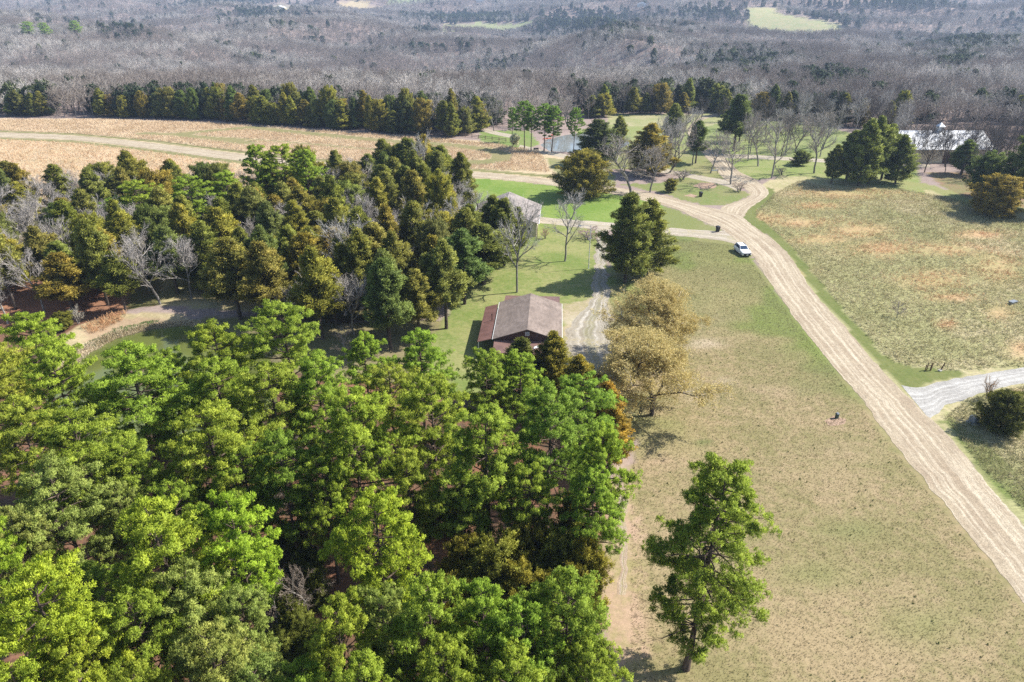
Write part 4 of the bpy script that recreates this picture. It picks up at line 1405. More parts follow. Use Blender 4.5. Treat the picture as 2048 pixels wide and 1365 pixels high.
# ------------------------------------------------------------------ treeline beyond the straw field (single meshes, a few dozen pixels tall)
rng_t = np.random.default_rng(17)
LINE = [(-260, 232), (0, 234), (200, 235), (400, 241), (600, 255), (740, 266), (900, 276), (985, 262)]
LINEB = [(1180, 240), (1215, 232), (1400, 224), (1480, 235), (1650, 250), (1760, 262), (1850, 250), (2048, 250), (2300, 260)]


def along(line, step, off, jit, gap=0.0):
    W_ = np.array([unproj(*p) for p in line])
    sg = np.linalg.norm(np.diff(W_, axis=0), axis=1)
    s = np.concatenate([[0], np.cumsum(sg)])
    out = []
    t = 0
    while t < s[-1]:
        p = np.array([np.interp(t, s, W_[:, 0]), np.interp(t, s, W_[:, 1])])
        out.append((p[0] + rng_t.normal(0, jit), p[1] + off + rng_t.normal(0, jit), t / s[-1]))
        t += step * rng_t.uniform(.7, 1.3)
    return out


tl = []
for row, (off, step) in enumerate([(2, 4.6), (7, 5.0), (13, 4.5), (20, 5), (28, 6)]):
    for x, y, t in along(LINE, step, off, 1.2):
        u, v = proj(x, y, 0.0)
        pc = 0.9 - 0.14 * row
        if 105 < u < 195 or u < 20:
            pc = 0.15
        tl.append((x, y, rng_t.random() < pc, row))
for row, (off, step) in enumerate([(3, 5), (9, 6), (14, 4.5), (21, 5), (30, 6)]):
    for x, y, t in along(LINEB, step, off, 1.5):
        u, v = proj(x, y, 0.0)
        if 1790 < u < 1975 and y < 235:
            continue
        pc = (0.85 if u < 1480 else 0.35) - 0.12 * row
        tl.append((x, y, rng_t.random() < pc, row))
CEDP = [CEDARS[i][1] for i in range(5)]
XTRA = []
for x, y, isc, row in tl:
    if row >= (1 if y > 300 or x > 20 else 2):
        XTRA.append((x, y, isc))
        continue
    if isc:
        k = int(rng_t.integers(0, 5))
        c, ds = cedar_tone()
        put_tree('cedar_tree', CEDARS[k] if k < 3 else OVALS[k - 3], x, y, float(rng_t.uniform(10.0, 15.5)) - (2.0 if row == 0 else 0), 11.0, float(rng_t.uniform(2.6, 4.0)), CEDR[k], tuple(q * 1.0 for q in c),
                 'treeline', ds, group='trees of the dark line beyond the straw field')
    else:
        k = int(rng_t.integers(0, 4))
        put_single('bare_tree', FARB[k], x, y, float(rng_t.uniform(9, 13)), 10.5, float(rng_t.uniform(3.5, 5)), 4.3, 'treeline', 'leafless grey tree', group='trees of the dark line beyond the straw field')

# ------------------------------------------------------------------ far woodland
rng_f = np.random.default_rng(23)


def grid_pts(y0, y1, sp, kx=0.80):
    out = []
    y = y0
    while y < y1:
        w = y * kx + 30
        n = int(2 * w / sp)
        xx = np.linspace(-w, w, n) + rng_f.normal(0, sp * .28, n)
        yy = y + rng_f.normal(0, sp * .28, n)
        out.append(np.stack([xx, yy], 1))
        y += sp * .9
    return np.vstack(out)


def excluded(x, y):
    u, v = proj(x, y, 0.0)
    e = (y < 430) & inpoly(u, v, [(-900, 228), (0, 230), (400, 237), (740, 258), (900, 268), (985, 255), (1060, 262), (1180, 240), (1215, 228), (1400, 222), (1480, 232), (1650, 245), (1760, 258), (1800, 264), (1965, 264),
                                 (2048, 280), (2500, 280), (2500, 1600), (-900, 1600)])
    e |= ((np.abs(x - 133) < 20) & (np.abs(y - 221) < 15))
    for p, _, _ in FAR_CLEAR:
        e |= inpoly(x, y, p)
    return e


def cedar_prob(x, y, z):
    u, v = proj(x, y, z + 5)
    p = 0.015 + 0.20 * sstep((fbm(x, y, 110, 41) - .60) / .08)
    for (u0, v0, a, b, q) in [(1480, 128, 90, 26, .6), (1640, 165, 60, 14, .5), (1930, 90, 110, 22, .5), (1180, 45, 120, 22, .75), (930, 33, 100, 7, 1.0), (1760, 8, 130, 6, .9), (250, 65, 60, 18, .25),
                              (520, 28, 90, 12, .35), (850, 62, 30, 8, .5), (1640, 40, 90, 14, .45), (1420, 25, 60, 12, .6), (500, 115, 40, 10, .3), (1900, 128, 50, 14, .5), (480, 5, 100, 5, .5)]:
        p = p + 1.5 * q * np.exp(-(((u - u0) / a) ** 2 + ((v - v0) / b) ** 2) * 1.3)
    return p


pts = np.vstack([grid_pts(200, 1150, 6.8), grid_pts(1150, 2300, 9.5, .78), grid_pts(2300, 4800, 17, .78)])
x, y = pts[:, 0], pts[:, 1]
ok = ~excluded(x, y)
pts = pts[ok]
x, y = pts[:, 0], pts[:, 1]
z = height(x, y)
u, v = proj(x, y, z)
ok = (u > -260) & (u < 2310)
pts, x, y, z, u, v = pts[ok], x[ok], y[ok], z[ok], u[ok], v[ok]
isc = rng_f.random(len(x)) < cedar_prob(x, y, z)
sc = rng_f.uniform(.82, 1.2, len(x)) * np.where(y > 2300, 1.6, np.where(y > 1150, 1.15, 1.0))
# the nearest ones stand as trees of their own, the rest is the wood
xa = np.array(XTRA, float)
za = height(xa[:, 0], xa[:, 1])
ordr = np.argsort(y)
near_b = [i for i in ordr if not isc[i] and 0 < u[i] < 2048][:30]
near_c = [i for i in ordr if isc[i] and 0 < u[i] < 2048][:12]
for i in near_b:
    put_single('bare_tree', FARB[int(rng_f.integers(0, 4))], x[i], y[i], 10.5 * sc[i], FBS[0], 4.6 * sc[i], FBS[1], 'farwood', 'leafless grey tree', group='trees along the near edge of the far wood')
for i in near_c:
    put_single('cedar_tree', FARC[int(rng_f.integers(0, 3))], x[i], y[i], 10 * sc[i], 10, 3.6 * sc[i], 3.0, 'farwood', 'dark cedar', group='trees along the near edge of the far wood')
SRC_B = [o['root'] for o in TREES if o['root'].data in FARB]
SRC_C = [o['root'] for o in TREES if o['root'].data in FARC]


def src(meshes, recs):
    out = []
    for me in meshes:
        for o in recs:
            if o.data is me:
                out.append(o)
                break
    return out


def forest(name, X, Y, Z, SC, sources, label, cat):
    n = len(X)
    me = bpy.data.meshes.new(name)
    me.vertices.add(n)
    me.vertices.foreach_set('co', np.stack([X, Y, Z - 0.1], 1).astype(np.float32).ravel())
    for k, a, ty in (('sc', SC, 'FLOAT'), ('rot', rng_f.uniform(0, 6.28, n), 'FLOAT'), ('pick', rng_f.integers(0, len(sources), n), 'INT')):
        at = me.attributes.new(k, ty, 'POINT')
        at.data.foreach_set('value', np.asarray(a, np.float32 if ty == 'FLOAT' else np.int32))
    o = link(name, me)
    ng = bpy.data.node_groups.new(name, 'GeometryNodeTree')
    ng.interface.new_socket('Geometry', in_out='INPUT', socket_type='NodeSocketGeometry')
    ng.interface.new_socket('Geometry', in_out='OUTPUT', socket_type='NodeSocketGeometry')
    N, Lk = ng.nodes, ng.links
    gi = N.new('NodeGroupInput')
    go = N.new('NodeGroupOutput')
    m2p = N.new('GeometryNodeMeshToPoints')
    Lk.new(gi.outputs[0], m2p.inputs['Mesh'])
    g2i = N.new('GeometryNodeGeometryToInstance')
    for s in reversed(sources):
        oi = N.new('GeometryNodeObjectInfo')
        oi.transform_space = 'ORIGINAL'
        oi.inputs['Object'].default_value = s
        oi.inputs['As Instance'].default_value = False
        Lk.new(oi.outputs['Geometry'], g2i.inputs[0])
    iop = N.new('GeometryNodeInstanceOnPoints')
    Lk.new(m2p.outputs[0], iop.inputs['Points'])
    Lk.new(g2i.outputs[0], iop.inputs['Instance'])
    iop.inputs['Pick Instance'].default_value = True

    def attr(nm, ty):
        a = N.new('GeometryNodeInputNamedAttribute')
        a.data_type = ty
        a.inputs['Name'].default_value = nm
        return a.outputs['Attribute']
    Lk.new(attr('pick', 'INT'), iop.inputs['Instance Index'])
    cx = N.new('ShaderNodeCombineXYZ')
    Lk.new(attr('rot', 'FLOAT'), cx.inputs['Z'])
    Lk.new(cx.outputs[0], iop.inputs['Rotation'])
    Lk.new(attr('sc', 'FLOAT'), iop.inputs['Scale'])
    Lk.new(iop.outputs[0], go.inputs[0])
    md = o.modifiers.new('trees', 'NODES')
    md.node_group = ng
    return tag(o, label, cat, kind='stuff')


nb_ = set(near_b)
nc_ = set(near_c)
x, y, z = np.concatenate([x, xa[:, 0]]), np.concatenate([y, xa[:, 1]]), np.concatenate([z, za])
isc = np.concatenate([isc, xa[:, 2] > .5])
sc = np.concatenate([sc, rng_f.uniform(1.0, 1.35, len(xa))])
rb = np.array([i for i in range(len(x)) if not isc[i] and i not in nb_])
rc = np.array([i for i in range(len(x)) if isc[i] and i not in nc_])
forest('bare_woodland', x[rb], y[rb], z[rb], sc[rb], src(FARB, SRC_B), 'grey leafless woodland rolling over the distant hills', 'woodland')
forest('cedar_woodland', x[rc], y[rc], z[rc], sc[rc], src(FARC, SRC_C), 'dark cedars scattered through the distant grey woodland', 'woodland')
NK = {}
for r_ in TREES:
    k_ = r_['root'].name.split('.')[0]
    NK[k_] = NK.get(k_, 0) + 1
print('far trees', NK, len(rb), len(rc), 'tree objects', len(TREES), 'wood', len(wood_pts), 'treeline', len(tl))

# three bright pines far in the valley
for j, (u0, v0, lab) in enumerate([(63, 75, 'leftmost of three bright green pines in the far valley'), (95, 77, 'middle one of three bright green pines in the far valley'), (157, 72, 'rightmost of three bright green pines in the far valley')]):
    xx, yy = hit(u0, v0 + 8, 420)
    put_tree('pine_tree', PINES[j], xx, yy, 21, 18, wpx(13, xx, yy, 0), 4.3, (1.0, 1.15, 1.3), 'fixed', lab)

# ------------------------------------------------------------------ labels for the trees
ORD = ['first', 'second', 'third', 'fourth', 'fifth', 'sixth', 'seventh', 'eighth', 'ninth', 'tenth', 'eleventh', 'twelfth']


def ordn(i):
    if i < 12:
        return ORD[i]
    n = i + 1
    suf = 'th' if 10 <= n % 100 <= 20 else {1: 'st', 2: 'nd', 3: 'rd'}.get(n % 10, 'th')
    return f'{n}{suf}'


ZN = {'grove': ('the pine grove', 7), 'cedarwood': ('the cedar wood', 9), 'cedarwood_pine': ('the cedar wood', 1), 'pondrow': ('the silver pond bank', 1),
      'fieldwood': ('the stand round the north field', 1), 'barnwood': ('the wood below the barn', 2), 'understory': ('the cedars under the pines', 2), 'gap': ('the pine grove floor', 2),
      'treeline': ('treeline past straw field', 7), 'farwood': ('the far wood edge', 8)}
for zn, (nm, rows) in ZN.items():
    recs = sorted([r for r in TREES if r['zone'] == zn], key=lambda r: r['y'])
    per = math.ceil(len(recs) / rows)
    for ri in range(rows):
        row = sorted(recs[ri * per:(ri + 1) * per], key=lambda r: r['x'] / r['y'])
        for k, r in enumerate(row):
            same = [q for q in row if q['desc'] == r['desc']]
            i = [id(q) for q in same].index(id(r))
            rw = f'row {ri + 1} from the drone' if rows > 1 else 'the row'
            lab = f"{ordn(i)} {r['desc']} from left, {ordn(ri)} row of {nm}" if rows > 1 else f"{ordn(i)} {r['desc']} from left at {nm}"
            tag(r['root'], lab, 'cedar tree' if 'cedar' in r['desc'] else ('pine tree' if 'pine' in r['desc'] else 'bare tree'), r['group'])
for r in TREES:
    if r['zone'] == 'fixed':
        d = r['desc']
        cat = r['cat'] if r['cat'] != 'tree' else ('bush' if 'bush' in d else 'cedar tree' if 'cedar' in r['root'].name else 'pine tree' if 'pine' in r['root'].name else 'sapling' if 'sapling' in d else 'tree')
        tag(r['root'], d, cat)

# ------------------------------------------------------------------ ground plants (stuff)
def grass_patch(name, poly, n, L, w, tilt, c_lo, c_hi, label, cat, nb=5, avoid=None, mask=None, seed=1, zoff=0.0):
    rng = np.random.default_rng(seed)
    W_ = np.array([unproj(*p) for p in poly])
    lo, hi = W_.min(0), W_.max(0)
    P = rng.uniform(lo, hi, (n * 6, 2))
    P = P[inpoly(P[:, 0], P[:, 1], [tuple(q) for q in W_])]
    if avoid:
        u, v = proj(P[:, 0], P[:, 1], 0.0)
        for a in avoid:
            k = ~inpoly(u, v, a)
            P, u, v = P[k], u[k], v[k]
    if mask is not None:
        u, v = proj(P[:, 0], P[:, 1], 0.0)
        P = P[mask(P[:, 0], P[:, 1], u, v, rng)]
    P = P[:n]
    z = height(P[:, 0], P[:, 1])
    g = Geo()
    n = len(P)
    ax = np.tile(np.array(tilt, float), (n, 1)) + rng.normal(0, .25, (n, 3)) * [1, 1, .3]
    ax /= np.linalg.norm(ax, axis=1)[:, None]
    t = np.clip(fbm(P[:, 0], P[:, 1], 5, 61) * 1.6 - .3 + rng.normal(0, .15, n), 0, 1)
    tufts(g, np.column_stack([P, z + zoff]), ax, rng.uniform(.6, 1.3, n) * L, nb, 0.28, w, t, rng, L * .25)
    m = foliage(name + '_blades', c_lo, c_hi, 0.15, spec=0.1)
    return tag(g.obj(name, m, attr=True), label, cat, kind='stuff')


MEADOW = [(1512, 425), (1552, 386), (1600, 362), (1680, 378), (1800, 378), (1900, 396), (2048, 440), (2300, 470), (2300, 730), (2048, 732), (1917, 742), (1820, 731), (1787, 722),
          (1757, 699), (1729, 660), (1698, 631), (1633, 552), (1581, 489), (1537, 450), (1515, 436)]


def mk_mead(x, y, u, v, rng):
    of = np.zeros(len(x))
    for (u0, v0, a, b) in OR_SP:
        of = np.maximum(of, np.exp(-(((u - u0) / a) ** 2 + ((v - v0) / b) ** 2) * 1.2))
    return rng.random(len(x)) > of * .9


def mk_or(x, y, u, v, rng):
    return (rng.random(len(x)) > 0.2) & ~mk_mead(x, y, u, v, rng) & (fbm(x, y, 5, 71) > .42)


grass_patch('dry_grass', MEADOW, 60000, 0.45, 0.035, (-.75, -.45, .55), (0.33, 0.31, 0.15), (0.52, 0.45, 0.29), 'pale wind bent grass clumps of the meadow', 'grass', 4, mask=mk_mead, seed=3)
grass_patch('orange_grass', MEADOW, 8000, 0.4, 0.045, (-.3, -.2, .9), (0.50, 0.32, 0.18), (0.72, 0.48, 0.29), 'orange bluestem patches in the meadow', 'grass', 5, mask=mk_or, seed=4)
FIELD_N = [(-300, 238), (0, 240), (200, 240), (400, 246), (600, 259), (740, 269), (900, 280), (1000, 290), (1080, 305), (1100, 345), (930, 338), (640, 320), (470, 302), (300, 281), (150, 268), (0, 262), (-300, 252)]
FIELD_S = [(-300, 268), (0, 280), (150, 287), (300, 304), (470, 328), (640, 343), (800, 350), (880, 360), (640, 400), (480, 416), (-300, 414)]


def mk_mow(x, y, u, v, rng):
    keep = np.ones(len(x), bool)
    for pts_, w in [([(285, 268), (345, 270), (420, 277), (500, 288)], 6), ([(345, 270), (430, 262), (500, 256), (620, 268), (760, 282), (900, 291), (975, 300), (1005, 310), (1000, 320), (960, 326), (900, 324)], 6.5),
                    ([(440, 276), (560, 284), (700, 296), (820, 306), (900, 322)], 3)]:
        W2 = [unproj(*p) for p in pts_]
        for (ax, ay), (bx, by) in zip(W2[:-1], W2[1:]):
            ex, ey = bx - ax, by - ay
            tt = np.clip(((x - ax) * ex + (y - ay) * ey) / (ex * ex + ey * ey), 0, 1)
            keep &= np.hypot(x - ax - ex * tt, y - ay - ey * tt) > w / 2
    return keep


grass_patch('straw_grass', FIELD_N, 42000, 0.6, 0.05, (-.2, -.2, 1), (0.52, 0.38, 0.24), (0.74, 0.60, 0.43), 'tall straw coloured grass north of the gravel road', 'grass', 4, mask=mk_mow, seed=5)
grass_patch('straw_grass', FIELD_S, 30000, 0.6, 0.05, (-.2, -.2, 1), (0.50, 0.34, 0.20), (0.72, 0.54, 0.35), 'tawny grass between the gravel road and the cedar wood', 'grass', 4, seed=6)
grass_patch('pond_reeds', [(120, 770), (112, 745), (150, 705), (222, 670), (296, 652), (372, 643), (440, 654), (445, 664), (372, 649), (300, 658), (232, 676), (173, 708), (130, 748)],
            2600, 0.5, 0.035, (0, 0, 1), (0.42, 0.34, 0.20), (0.68, 0.58, 0.42), 'pale dead reeds along the green pond shore', 'reeds', 6, seed=7, zoff=-.1)
grass_patch('bank_weeds', [(170, 692), (230, 662), (300, 646), (330, 644), (300, 652), (235, 670), (185, 697)], 380, 0.22, 0.035, (0, 0, 1), (0.10, 0.19, 0.05), (0.18, 0.28, 0.09),
            'green weeds on the pond bank', 'weeds', 6, seed=8)
grass_patch('orange_grass', [(165, 668), (215, 645), (255, 636), (250, 648), (190, 675)], 260, 0.6, 0.03, (0, 0, 1), (0.48, 0.28, 0.14), (0.66, 0.42, 0.24), 'orange grass fringe above the pond bank', 'grass', 6, seed=9)
grass_patch('dry_grass', [(1890, 835), (1935, 800), (1980, 786), (2048, 772), (2200, 770), (2300, 1200), (2150, 1130), (2060, 1030), (1960, 930)], 16000, 0.3, 0.025, (-.5, -.3, .8), (0.24, 0.25, 0.10), (0.54, 0.47, 0.30),
            'short dry grass beside the white stone driveway', 'grass', 4, seed=10)
grass_patch('lawn_grass', [(1230, 480), (1340, 476), (1470, 492), (1500, 520), (1560, 605), (1840, 965), (2260, 1480), (1262, 1480), (1262, 960), (1275, 880), (1235, 700)], 110000, 0.09, 0.016, (-.3, -.2, .8), (0.165, 0.155, 0.065), (0.32, 0.26, 0.15),
            'short thin turf of the dry lawn', 'grass', 4, seed=11)

grass_patch('lawn_weeds', [(1240, 480), (1340, 476), (1470, 492), (1500, 520), (1560, 605), (1840, 965), (2260, 1480), (1270, 1480), (1262, 960), (1275, 880), (1235, 700)], 450, 0.14, 0.04, (0, 0, 1), (0.08, 0.12, 0.03), (0.16, 0.20, 0.06),
            'scattered dark green weeds in the dry lawn', 'weeds', 8, seed=12)
# ------------------------------------------------------------------ brown house
def mat_shingle(name, a, b):
    t = NT(name)
    tc = t.n('TexCoord')
    P = tc.outputs['Object']
    br = t.n('TexBrick')
    t.l(t.mapping(P, (1, 1, 1)), br.inputs['Vector'])
    br.inputs['Scale'].default_value = 2.2
    br.inputs['Color1'].default_value = (*a, 1)
    br.inputs['Color2'].default_value = (*b, 1)
    br.inputs['Mortar'].default_value = (*[k * .75 for k in a], 1)
    br.inputs['Mortar Size'].default_value = 0.03
    n1 = t.noise(P, 0.45, 4, .65)
    n2 = t.noise(t.mapping(P, (1.2, .35, 1)), 2.2, 3)
    col = t.mix(1.0, br.outputs['Color'], t.ramp(n1, .3, .7, .82, 1.15), 'MULTIPLY')
    col = t.mix(1.0, col, t.ramp(n2, .3, .7, .86, 1.12), 'MULTIPLY')
    return t.done(t.bsdf(col, .9, .2, 0, br.outputs['Fac'], .3, .02))


def mat_metal(name, c, axis_='X', freq=12):
    t = NT(name)
    tc = t.n('TexCoord')
    wv = t.n('TexWave', bands_direction=axis_)
    t.l(tc.outputs['Object'], wv.inputs['Vector'])
    wv.inputs['Scale'].default_value = freq / 6.28
    n1 = t.noise(tc.outputs['Object'], .8, 4)
    col = t.mix(1.0, c, t.ramp(n1, .3, .7, .8, 1.15), 'MULTIPLY')
    col = t.mix(1.0, col, t.ramp(wv.outputs['Fac'], .0, .35, .72, 1.0), 'MULTIPLY')
    return t.done(t.bsdf(col, .45, .4, 0, wv.outputs['Fac'], .5, .04))


M['shingle'] = mat_shingle('brown_shingle', (0.225, 0.178, 0.150), (0.27, 0.218, 0.188))
M['shingle2'] = mat_shingle('tan_shingle', (0.27, 0.235, 0.215), (0.34, 0.30, 0.275))
M['metal_roof_y'] = mat_metal('brown_metal_porch', (0.20, 0.115, 0.095), 'X', 14)
M['metal_roof_x'] = mat_metal('brown_metal_leanto', (0.19, 0.10, 0.082), 'Y', 14)
M['siding'] = mat_metal('dark_brown_siding', (0.085, 0.045, 0.038), 'X', 10)
M['cream'] = simple('cream_wall', (0.62, 0.55, 0.40), .8, .2)
M['white'] = simple('white_paint', (0.72, 0.72, 0.70), .5, .3, 0, .06)
M['wood'] = simple('weathered_wood', (0.17, 0.12, 0.085), .85, .2, 0, .3, 6)
M['steel'] = simple('galvanised_steel', (0.42, 0.43, 0.44), .4, .5, .6)
M['glass'] = simple('dark_glass', (0.02, 0.03, 0.045), .08, .6, 0, .0)
M['black'] = simple('black_plastic', (0.022, 0.022, 0.024), .5, .4)
M['green_box'] = simple('utility_green', (0.035, 0.075, 0.06), .45, .4)
M['grey_box'] = simple('utility_grey', (0.20, 0.22, 0.24), .5, .4)
M['rust'] = simple('rusty_brown_steel', (0.10, 0.05, 0.035), .8, .3)
M['barn_roof'] = mat_metal('white_metal_roof', (0.78, 0.79, 0.80), 'X', 8)
M['soil'] = simple('bare_soil', (0.34, 0.24, 0.17), .95, .1, 0, .25, 2)


def gable(par, L, wd, zw, ze, zr, over, wallm, roofm, thick=.12):
    """a gabled block: ridge along local Y, centre at origin. walls, then roof slopes with thickness"""
    hw = wd / 2 - over
    hl = L / 2 - over
    g = Geo()
    for s in (-1, 1):
        g.box((s * hw, 0, zw / 2), (.16, 2 * hl, zw))
    zt = zr - (zr - ze) * (hw / (wd / 2)) - .03
    for s in (-1, 1):
        y = s * hl
        pts = [(-hw + .09, 0), (hw - .09, 0), (hw - .09, zt - .12), (0, zr - thick - .06), (-hw + .09, zt - .12)]
        f = [(p[0], y - .08, p[1]) for p in pts]
        b = [(p[0], y + .08, p[1]) for p in pts]
        n = 5
        V = np.array(f + b)
        F = [(0, 1, 2), (0, 2, 3), (0, 3, 4), (5, 7, 6), (5, 8, 7), (5, 9, 8)]
        for i in range(n):
            j = (i + 1) % n
            F += [(i, j, j + n), (i, j + n, i + n)]
        g.add(V, F)
    w = g.obj('wall', wallm, par)
    r = Geo()
    for s in (-1, 1):
        a = [(0, -L / 2, zr), (0, L / 2, zr), (s * wd / 2, L / 2, ze), (s * wd / 2, -L / 2, ze)]
        if s < 0:
            a = a[::-1]
        top = np.array(a)
        bot = top - [0, 0, thick]
        r.hexa(np.vstack([bot, top]) if s > 0 else np.vstack([bot, top]))
    ro = r.obj('roof', roofm, par)
    return w, ro


HX, HY = 2.55, 95.1
house = thing('brown_house', 'brown gabled house with shingle roof and metal porch roofs among the trees', 'house', (HX, HY, 0), R(-3.5))
gable(house, 13.2, 9.8, 2.85, 2.9, 4.55, .35, M['siding'], M['shingle'])
for s in (-1, 1):      # white gutters
    g = Geo()
    g.box((s * 4.96, 0, 2.83), (.06, 13.2, .08))
    g.obj('gutter', M['white'], house)
v_ = Geo()
v_.box((0, -6.38, 3.75), (.62, .06, .62))
vt = v_.obj('gable_vent', M['white'], house)
g = Geo()
for i in range(4):
    g.box((0, -6.43, 3.56 + i * .13), (.5, .04, .05))
g.obj('louver', M['grey_box'], vt)


def shed(par, name, xa, ya, xb, yb, z_in, z_out, axis_, mat):
    """lean-to roof sheet: falls away from the wall"""
    g = Geo()
    if axis_ == 'x':
        zz = {xa: z_out, xb: z_in}
        top = np.array([(xa, ya, z_out), (xb, ya, z_in), (xb, yb, z_in), (xa, yb, z_out)])
    else:
        top = np.array([(xa, ya, z_out), (xb, ya, z_out), (xb, yb, z_in), (xa, yb, z_in)])
    g.hexa(np.vstack([top - [0, 0, .09], top]))
    return g.obj(name, mat, par)


side_roof = shed(house, 'side_porch_roof', -7.15, -6.1, -5.15, 6.3, 2.68, 2.15, 'x', M['metal_roof_x'])
front_roof = shed(house, 'front_porch_roof', -4.7, -9.2, 4.6, -6.4, 2.66, 2.05, 'y', M['metal_roof_y'])
g = Geo()
top = np.array([(-4.3, 6.45, 2.62), (4.6, 6.45, 2.62), (4.6, 11.3, 2.1), (-4.3, 11.3, 2.1)])
g.hexa(np.vstack([top - [0, 0, .09], top]))
g.obj('back_porch_roof', M['metal_roof_y'], house)
for (px, py, pz) in [(-7.0, -6.0, 2.1), (-7.0, -1.9, 2.1), (-7.0, 2.2, 2.1), (-7.0, 6.1, 2.1), (-4.6, -9.0, 2.0), (0, -9.0, 2.0), (4.4, -9.0, 2.0), (-4.2, 11.1, 2.05), (4.4, 11.1, 2.05)]:
    g = Geo()
    g.box((px, py, pz / 2 - .02), (.12, .12, pz))
    g.obj('porch_post', M['white'], house)
g = Geo()
g.tube([(-5.6, .5, 2.5), (-5.6, .5, 3.45)], [.07, .07], 8)
g.tube([(-5.6, .5, 3.43), (-5.6, .5, 3.55)], [.12, .1], 8)
g.obj('stove_pipe', M['rust'], house)
for yy in (-4, 0, 4):
    g = Geo()
    g.box((4.65, yy, 1.5), (.06, 1.1, 1.1))
    f = g.obj('window', M['white'], house)
    g = Geo()
    g.box((4.70, yy, 1.5), (.03, .95, .95))
    g.obj('pane', M['glass'], f)
g = Geo()
g.box((1.2, -6.41, 1.05), (.95, .06, 2.05))
d = g.obj('door', M['cream'], house)
g = Geo()
g.box((1.55, -6.47, 1.05), (.05, .06, .14))
g.obj('handle', M['steel'], d)
# torn pale sheet lying on the porch roof
g = Geo()
rngd = np.random.default_rng(3)
n = 14
V = []
for i in range(n):
    t_ = i / (n - 1)
    cx, cy_ = 1.0 + 2.5 * t_, -8.0 + .35 * math.sin(t_ * 5)
    zz = 2.66 - (-6.4 - cy_) / 2.8 * .61 + .04
    for s in (-1, 1):
        V.append((cx, cy_ + s * (.24 - .12 * abs(t_ - .3)), zz + s * .045 + rngd.uniform(0, .05)))
F = []
for i in range(n - 1):
    a = 2 * i
    F += [(a, a + 1, a + 3), (a, a + 3, a + 2)]
g.add(V, F)
o = g.obj('torn_tarp', M['white'])
sm = o.modifiers.new('thick', 'SOLIDIFY')
sm.thickness = .02
o.location = (HX, HY, 0)
o.rotation_euler = (0, 0, R(-3.5))
tag(o, 'torn white sheet lying on the front porch roof', 'tarp')

# ------------------------------------------------------------------ tan house
h2 = thing('tan_house', 'tan roofed cream house half hidden by leafless trees', 'house', (-1.1, 151.2, 0), R(-4))
gable(h2, 15, 14.6, 2.9, 3.0, 5.9, .5, M['cream'], M['shingle2'])
for xx in (3.2, 5.2):
    g = Geo()
    g.box((xx, -7.11, 1.5), (1.0, .08, 1.2))
    f = g.obj('window', M['white'], h2)
    g = Geo()
    g.box((xx, -7.17, 1.5), (.84, .03, 1.04))
    g.obj('pane', M['glass'], f)
g = Geo()
g.box((6.9, 0, 2.85), (.01, .01, .01))
for s in (-1, 1):
    g = Geo()
    g.box((s * 7.36, 0, 2.93), (.1, 15, .1))
    g.obj('gutter', M['white'], h2)
for py in (-7.6,):
    g = Geo()
    g.box((7.0, py, 1.4), (.12, .12, 2.8))
    g.obj('porch_post', M['rust'], h2)

# ------------------------------------------------------------------ white barn
barn = thing('white_barn', 'long barn with a bright white metal roof behind dark leafless trees', 'barn', (133, 224, 0), R(90))
gable(barn, 27, 18, 4.0, 4.1, 8.2, .3, M['cream'], M['barn_roof'])
g = Geo()
g.box((0, 0, 8.7), (1.6, 1.6, 1.4))
cu = g.obj('cupola', M['white'], barn)
g = Geo()
g.add([(-1.1, -1.1, 9.42), (1.1, -1.1, 9.42), (1.1, 1.1, 9.42), (-1.1, 1.1, 9.42), (0, 0, 10.6)], [(0, 1, 4), (1, 2, 4), (2, 3, 4), (3, 0, 4), (0, 2, 1), (0, 3, 2)])
g.obj('cupola_roof', M['barn_roof'], cu)
g = Geo()
g.box((-8.76, 0, 1.7), (.1, 4, 3.3))
g.obj('barn_door', M['rust'], barn)

# ------------------------------------------------------------------ far houses
def far_house(u, v, yy, L, wd, rz, lab, wallm, roofm):
    xx, yy = hit(u, v, 900, 9.0)
    print('far house', xx, yy)
    z0 = hz(xx, yy) + 4
    b = thing('farmhouse', lab, 'house', (xx, yy, z0 - .5), rz)
    # lift on the slope so that it clears the trees in front
    gable(b, L, wd, 6.5, 6.6, 10.5, .5, wallm, roofm)
    for k in (-1, 0, 1):
        g = Geo()
        g.box((k * wd * .25, -L / 2 + .42, 4.6), (1.6, .1, 1.8))
        g.obj('window', M['glass'], b)
    return b, xx, yy


FH = [(1285, 10, 1900, 14, 22, R(12), 'white farmhouse with a dark roof on the far ridge', M['white'], M['grey_box']),
      (560, 17, 1750, 16, 26, R(-10), 'cream farmhouse in a far clearing above the valley', M['cream'], M['barn_roof']),
      (960, 2, 2600, 16, 24, R(5), 'small white farmhouse on the skyline', M['white'], M['barn_roof'])]
for a in FH:
    far_house(*a)

